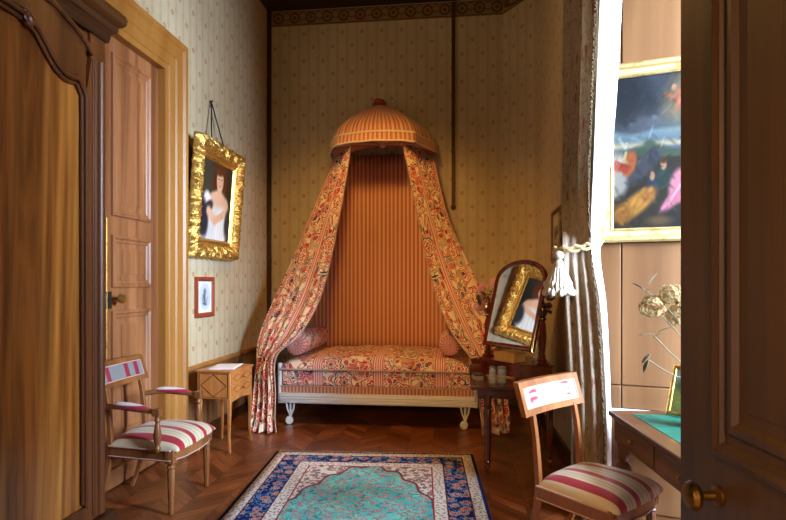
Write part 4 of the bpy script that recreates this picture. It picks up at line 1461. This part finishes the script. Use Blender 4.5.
# ------------------------------------------------------------------ painting on the side of the window recess
def big_painting(X, Y):
    X = X * 1.42
    a = Art(X, Y, (40, 34, 26))
    a.put((Y > .50) * 1.0, (74, 92, 104))
    a.put(np.clip((Y - .50) / .14, 0, 1) * np.clip((.66 - Y) / .03, 0, 1), (126, 146, 150))
    a.put(np.clip((Y - .52) / .02, 0, 1) * np.clip((.58 - Y) / .03, 0, 1), (184, 172, 140))
    for x, y, r, c in ((.2, .72, .2, 50), (.42, .76, .2, 58), (.1, .82, .22, 40), (.55, .86, .2, 46), (.3, .9, .25, 38), (.36, .68, .12, 84), (.65, .74, .12, 78), (.12, .93, .2, 34), (.75, .95, .3, 60), (.5, .69, .09, 92), (.25, .66, .08, 80)):
        a.ell(x, y, r, r * .42, (c, c + 4, c + 10), 0, .35)
    a.ell(.86, .84, .22, .13, (168, 140, 84), 20, .7, .8)           # glow round the flying figure
    a.line((.62, .86), (.80, .82), .012, (176, 96, 66)); a.ell(.78, .84, .06, .045, (190, 112, 80), 30, .3)
    a.line((.80, .86), (.86, .92), .014, (186, 110, 82)); a.line((.80, .80), (.74, .75), .014, (178, 104, 78)); a.line((.82, .80), (.88, .76), .014, (186, 112, 84))
    a.ell(.72, .90, .03, .02, (206, 140, 108), 0, .3)
    a.ell(.45, .50, .20, .05, (66, 82, 62), 0, .3); a.ell(.44, .545, .07, .035, (74, 90, 70), 0, .3)   # hill and tower
    a.ell(.15, .49, .3, .02, (60, 78, 60), 0, .4); a.ell(.8, .48, .4, .025, (70, 84, 62), 0, .4)
    a.put((Y < .46) * .8, (50, 42, 30))
    a.ell(.05, .36, .15, .15, (166, 160, 150), 0, .2); a.ell(.38, .41, .22, .07, (66, 66, 70), 25, .25)  # horses
    a.ell(.48, .46, .07, .06, (52, 54, 60), 40, .3)
    a.ell(.20, .43, .10, .07, (178, 92, 48), 40, .2); a.line((.10, .38), (.16, .50), .016, (196, 176, 120)); a.line((.04, .42), (.16, .40), .03, (170, 60, 40))
    a.ell(.60, .33, .10, .08, (34, 52, 44), 0, .25); a.ell(.60, .41, .035, .035, (192, 138, 104), 0, .25); a.ell(.6, .435, .04, .02, (90, 50, 26), 0, .3)
    a.ell(.48, .29, .07, .06, (40, 50, 66), 0, .25); a.ell(.47, .34, .03, .03, (176, 130, 98), 0, .25)
    a.ell(.78, .27, .13, .10, (206, 128, 142), 35, .2); a.ell(.70, .18, .16, .045, (196, 112, 130), 30, .25); a.line((.66, .16), (.86, .33), .012, (226, 160, 168))
    a.ell(.88, .35, .05, .04, (168, 170, 176), 0, .3); a.ell(.94, .28, .06, .05, (148, 150, 152), 0, .3)
    a.ell(.28, .16, .24, .07, (178, 122, 46), 20, .25); a.ell(.42, .21, .08, .045, (160, 100, 40), 20, .3); a.ell(.12, .10, .10, .07, (150, 96, 34), 0, .3)
    a.ell(.8, .06, .3, .06, (34, 32, 28), 0, .4); a.ell(.55, .05, .14, .03, (96, 74, 44), 0, .5)
    a.line((.92, .20), (.98, .24), .03, (200, 200, 196))
    rng = np.random.default_rng(11)
    for _ in range(260):                                     # loose brush strokes
        x, y = rng.uniform(0, 1.42), rng.uniform(0, 1)
        j, i = min(int(y * (X.shape[0] - 1)), X.shape[0] - 1), min(int(x / 1.42 * (X.shape[1] - 1)), X.shape[1] - 1)
        k = rng.uniform(.45, 1.5)
        a.ell(x, y, rng.uniform(.015, .06), rng.uniform(.006, .016), tuple(np.clip(a.i[j, i] * 255 * k + 6, 0, 235)), rng.uniform(-40, 60), .5, .55)
    a.i = a.i * .66
    return a.out(.008)
bp = empty('recess_painting', tuple(RO + RD * .40 + Vector((0, -.03, 1.70))), 0, 'large old painting of riders and horsemen in a pale gilt frame, beside the window curtain', 'painting')
BPM = MR @ Matrix.Translation((.42, 2.245, .014))
w2, h2 = .415, .545
o = MB(BPM)
o.sweep([(-w2, -h2), (-w2, h2), (w2, h2), (w2, -h2)], [(0, 0), (0, .035), (.012, .045), (.03, .045), (.04, .03), (.065, .024), (.075, .03), (.085, .022), (.085, .006)])
o.build('frame', M_['cream_gilt'], bp, angle=20)
picture(big_painting, BPM @ Matrix.Translation((0, 0, .010)), 2 * w2 - .16, 2 * h2 - .16, 150, 200, 'canvas', bp)
o = MB(BPM); o.box(-w2 + .02, w2 - .02, -h2 + .02, h2 - .02, 0, .006); o.build('back_board', M_['dark'], bp)

# ------------------------------------------------------------------ window curtain
cu = empty('window_curtain', (.80, 3.6, 0), 0, 'tall brocade curtain with white lining tied back at the right, beside the window recess', 'curtain')
cuL = [(.815, 4.30, 4.2), (.805, 4.28, 3.2), (.76, 4.05, 2.3), (.655, 3.53, 1.70), (.675, 3.54, 1.3), (.700, 3.53, .7), (.70, 3.52, .012)]
cuR = [(.80, 3.08, 4.2), (.80, 3.22, 3.2), (.795, 3.36, 2.3), (.805, 3.47, 1.70), (.845, 3.45, 1.3), (.868, 3.41, .7), (.87, 3.40, .012)]
def cpt(u, v):
    a, b2 = crom(cuL, v), crom(cuR, v)
    p = a.lerp(b2, u)
    d = b2 - a
    n = Vector((d.y, -d.x, 0)).normalized()
    pinch = 1 - .75 * math.exp(-((p.z - 1.68) / .2) ** 2)
    f = .019 * pinch * math.sin(u * 2 * PI * 3.1 + .8 * math.sin(v * 4)) - .03 * (1 - pinch) * math.sin(PI * u)
    p = p + n * f
    return (min(p.x, .872), p.y, p.z)
MB().grid(cpt, 90, 60, lambda u, v: (u * 1.8, cpt(u, v)[2])).build('curtain_panel', M_['brocade'], cu, solid=.004)
liL = [(.80, 3.07, 4.2), (.80, 3.21, 3.2), (.795, 3.35, 2.3), (.805, 3.46, 1.70), (.85, 3.44, 1.3), (.873, 3.40, .7), (.875, 3.39, .012)]
liR = [(.985, 3.38, 4.2), (.96, 3.38, 3.2), (.925, 3.41, 2.4), (.873, 3.50, 1.70), (.91, 3.53, 1.3), (.93, 3.51, .7), (.93, 3.50, .012)]
def lpt(u, v):
    p = crom(liL, v).lerp(crom(liR, v), u)
    d = math.sin(u * 2 * PI * 2.3 + 2 * v) * .012 * (1 - .6 * math.exp(-((p.z - 1.68) / .25) ** 2))
    return (p.x + d * .8, p.y - d * .5, p.z)
MB().grid(lpt, 30, 50).build('lining', M_['lining'], cu, solid=.003)
fg = MB()
for j in range(240):
    p = Vector(cpt(1, j / 239))
    q = p + Vector((random.uniform(-.004, .010), random.uniform(-.016, -.004), random.uniform(-.022, -.012)))
    if q.z > .005: fg.tube([tuple(p), tuple(q)], .005, 4)
tag(fg.build('fringe', plain('fringe_brown', hx(120, 98, 72), .8, 0, .3, .3, 80), cu), kind='stuff')

tb = empty('curtain_tieback', (.80, 4.0, 1.3), 0, 'gold and ivory rope tieback with a big tassel round the window curtain', 'tieback')
hk = Vector((.815, 4.52, 1.985))
rope = [tuple(hk), (.775, 4.30, 1.82), (.69, 3.90, 1.68), (.608, 3.55, 1.645), (.645, 3.44, 1.64), (.73, 3.405, 1.65), (.80, 3.39, 1.665), (.86, 3.41, 1.68)]
for off in (0, .022):
    m = MB()
    pts = [crom(rope, i / 60) for i in range(61)]
    m.tube([(p.x + .006 * math.cos(i * .9 + off * 140), p.y, p.z + off + .006 * math.sin(i * .9 + off * 140)) for i, p in enumerate(pts)], .011, 7)
    m.build('rope', plain('gold_rope', hx(222, 196, 146), .6, 0, .4, .25, 120), tb)
TS = Vector((.608, 3.405, 1.615))
kn = MB(); kn.blob(tuple(TS), .032, 12, 8, (1, 1, .9)); kn.blob((TS.x - .005, TS.y + .05, TS.z - .0), .024, 10, 8)
kn.lathe([(.010, 0), (.014, -.02), (.026, -.035), (.032, -.055), (.026, -.075), (.030, -.085)], tuple(TS), 14)
kn.build('knot', M_['tassel'], tb)
ts = MB()
for ring, (r0, r1, n, z1) in enumerate(((.016, .040, 12, .15), (.028, .078, 22, .145), (.032, .068, 20, .105))):
    for i in range(n):
        a = 2 * PI * (i + ring * .5) / n
        j = random.uniform(.9, 1.1)
        base = Vector((TS.x, TS.y, TS.z - .075))
        pts = [base + Vector((r0 * math.cos(a), r0 * math.sin(a), 0)), base + Vector((r1 * .7 * j * math.cos(a), r1 * .7 * j * math.sin(a), -z1 * .45)), base + Vector((r1 * j * math.cos(a), r1 * j * math.sin(a), -z1 * random.uniform(.9, 1.05)))]
        ts.tube([tuple(p) for p in pts], [.008, .011, .010], 6)
        ts.blob(tuple(pts[-1]), .018, 6, 5, (1, 1, 1.3))
ts.build('tassel', M_['tassel'], tb)
hkm = MB(); hkm.lathe([(.02, 0), (.02, .006), (.008, .01), (.008, .05), (.022, .055), (.026, .065), (.016, .075), (0, .077)], (0, 0, 0), 12, Matrix.Translation((XR, 4.53, 2.0)) @ Matrix.Rotation(-PI / 2, 4, 'Y'))
tag(hkm.build('curtain_hook', M_['brass']), 'knobbed hook on the right wall holding the tieback rope', 'hook')

# ------------------------------------------------------------------ writing desk
DO = Vector((.862, 3.283, 0))
De1 = Vector((.073, -.997, 0)).normalized()
De2 = Vector((.997, .073, 0)).normalized()
MDk = frame3(DO, De2, -De1)                   # x = depth to the right, y = away from the camera, z up
LD, DD, DZt = 1.15, .62, .72
dk = empty('writing_desk', tuple(DO + De1 * LD / 2 + De2 * DD / 2), 0, 'wooden writing desk with a green leather top in the window recess', 'desk')
o = MB(MDk); o.box(0, DD, -LD, 0, DZt - .028, DZt - .001)
o.build('top', M_['deskw'], dk, bevel=.006)
o = MB(MDk); o.box(.10, DD - .10, -LD + .10, -.10, DZt - .002, DZt + .001)
o.build('leather_inset', M_['leather'], dk, smooth=False)
o = MB(MDk); o.box(.025, DD - .025, -LD + .025, -.025, DZt - .165, DZt - .028)
o.build('apron', M_['deskw'], dk, bevel=.004)
for y0, y1 in ((-.56, -.06), (-1.09, -.59)):
    d = MB(MDk).box(.019, .026, y0, y1, DZt - .150, DZt - .042).build('drawer', M_['deskw'], dk, bevel=.003)
    MB(MDk).blob((.008, (y0 + y1) / 2, DZt - .096), .012, 10, 6).build('knob', M_['brass'], d)
for x in (.065, DD - .065):
    for y in (-.065, -LD + .065):
        l = MB(MDk)
        l.lathe([(.018, 0), (.028, .03), (.02, .05), (.026, .07), (.036, .30), (.028, .34), (.044, .37), (.048, .40), (.044, .43), (.026, .45), (.036, .47), (.038, .50), (.03, .52), (.036, .54), (.036, .56)], (x, y, 0), 16)
        l.build('leg', M_['deskw'], dk)

def dpt(x, y, z): return MDk @ Vector((x, y, z))
# framed photograph leaning on its strut
pf = empty('photo_frame', (1.216, 3.125, DZt + .002), 0, 'small gilt edged photograph frame standing on the green desk top', 'picture frame')
fwd = Vector((-.75, -.66, 0)).normalized(); side = Vector((.66, -.75, 0)).normalized()
up2 = (Vector((0, 0, 1)) * math.cos(R(18)) - fwd * math.sin(R(18))).normalized()
PFM = frame3(Vector((1.216, 3.125, DZt + .006)) + up2 * .14, side, up2)
o = MB(PFM)
o.sweep([(-.1, -.14), (-.1, .14), (.1, .14), (.1, -.14)], [(0, -.008), (0, .008), (.008, .012), (.018, .008), (.022, .002), (.022, -.002)])
o.build('frame', M_['brass'], pf, angle=20)
def photo(X, Y):
    a = Art(X, Y, (120, 128, 84))
    a.put((Y > .6) * 1.0, (150, 160, 150)); a.ell(.5, .6, .4, .2, (70, 92, 52), 0, .4); a.ell(.4, .3, .4, .2, (140, 150, 70), 0, .5)
    return a.out(.03)
picture(photo, PFM @ Matrix.Translation((0, 0, .001)), .17, .25, 24, 30, 'photograph', pf)
o = MB(PFM); o.box(-.095, .095, -.135, .135, -.008, -.001); o.build('back_board', M_['dark'], pf)

# dried hydrangeas in a vase behind the open door's edge
vv = dpt(.36, -.42, DZt + .002)
o = MB(Matrix.Translation(vv)); o.lathe([(0, 0), (.045, 0), (.04, .01), (.06, .06), (.066, .12), (.045, .19), (.035, .22), (.042, .24), (.036, .24), (.03, .22), (.06, .12), (.0, .02)], (0, 0, 0), 18)
tag(o.build('desk_vase', plain('blue_china', hx(120, 130, 150), .25)), 'vase of dried hydrangeas standing on the desk, behind the open door', 'vase')
hq = empty('hydrangea_bouquet', tuple(vv + Vector((0, 0, .05))), 0, 'dried cream hydrangea heads on stems above the desk, in front of the panelled recess', 'flowers')
heads = [(.985, 2.93, 1.325, .062), (1.075, 2.92, 1.385, .06), (1.12, 2.95, 1.28, .06), (1.20, 2.88, 1.40, .06)]
sm = MB()
base = vv + Vector((0, 0, .04))
tips = [(h_[0], h_[1], h_[2]) for h_ in heads] + [(.935, 2.92, 1.42), (.965, 2.92, 1.06), (.99, 2.94, 1.19)]
for x, y, z in tips:
    pts = [base, base + Vector((0, 0, .19)), Vector((base.x + (x - base.x) * .55, base.y + (y - base.y) * .5, max(z - .13, .98))), Vector((x, y, z))]
    sm.tube([tuple(crom(pts, i / 12)) for i in range(13)], .003, 5)
sm.build('stems', M_['hleaf'], hq)
for x, y, z, r in heads:
    m = MB()
    for i in range(170):
        th, ph = random.uniform(0, 2 * PI), math.acos(random.uniform(-.75, 1))
        d = Vector((math.sin(ph) * math.cos(th), math.sin(ph) * math.sin(th), math.cos(ph)))
        c = Vector((x, y, z)) + d * r * random.uniform(.8, 1.05)
        t1 = d.orthogonal().normalized(); t2 = d.cross(t1)
        a0 = random.uniform(0, 6)
        for k in range(4):
            a = a0 + k * PI / 2
            e = t1 * math.cos(a) + t2 * math.sin(a); g = t1 * math.sin(a) - t2 * math.cos(a)
            q = .0115
            m.add([tuple(c), tuple(c + e * q * .6 + g * q * .5 + d * .003), tuple(c + e * q * 1.1 + d * .002), tuple(c + e * q * .6 - g * q * .5 + d * .003)], [(0, 1, 2, 3)])
    m.build('flower_head', M_['hydr'], hq, smooth=False)
m = MB()
for x, y, z, dx, dz in ((.935, 2.92, 1.42, -.6, .3), (.95, 2.92, 1.41, .6, .1), (.965, 2.92, 1.06, -.4, -.9), (.975, 2.92, 1.09, -.5, -.5), (.99, 2.94, 1.19, -.9, -.1), (1.02, 2.94, 1.20, .8, .3), (.99, 2.93, 1.17, .3, .2), (.965, 2.92, 1.44, .3, .5)):
    leaf(m, (x, y, z), (dx, -.2, dz), .07, .013)
m.build('leaves', M_['hleaf'], hq, solid=.001)
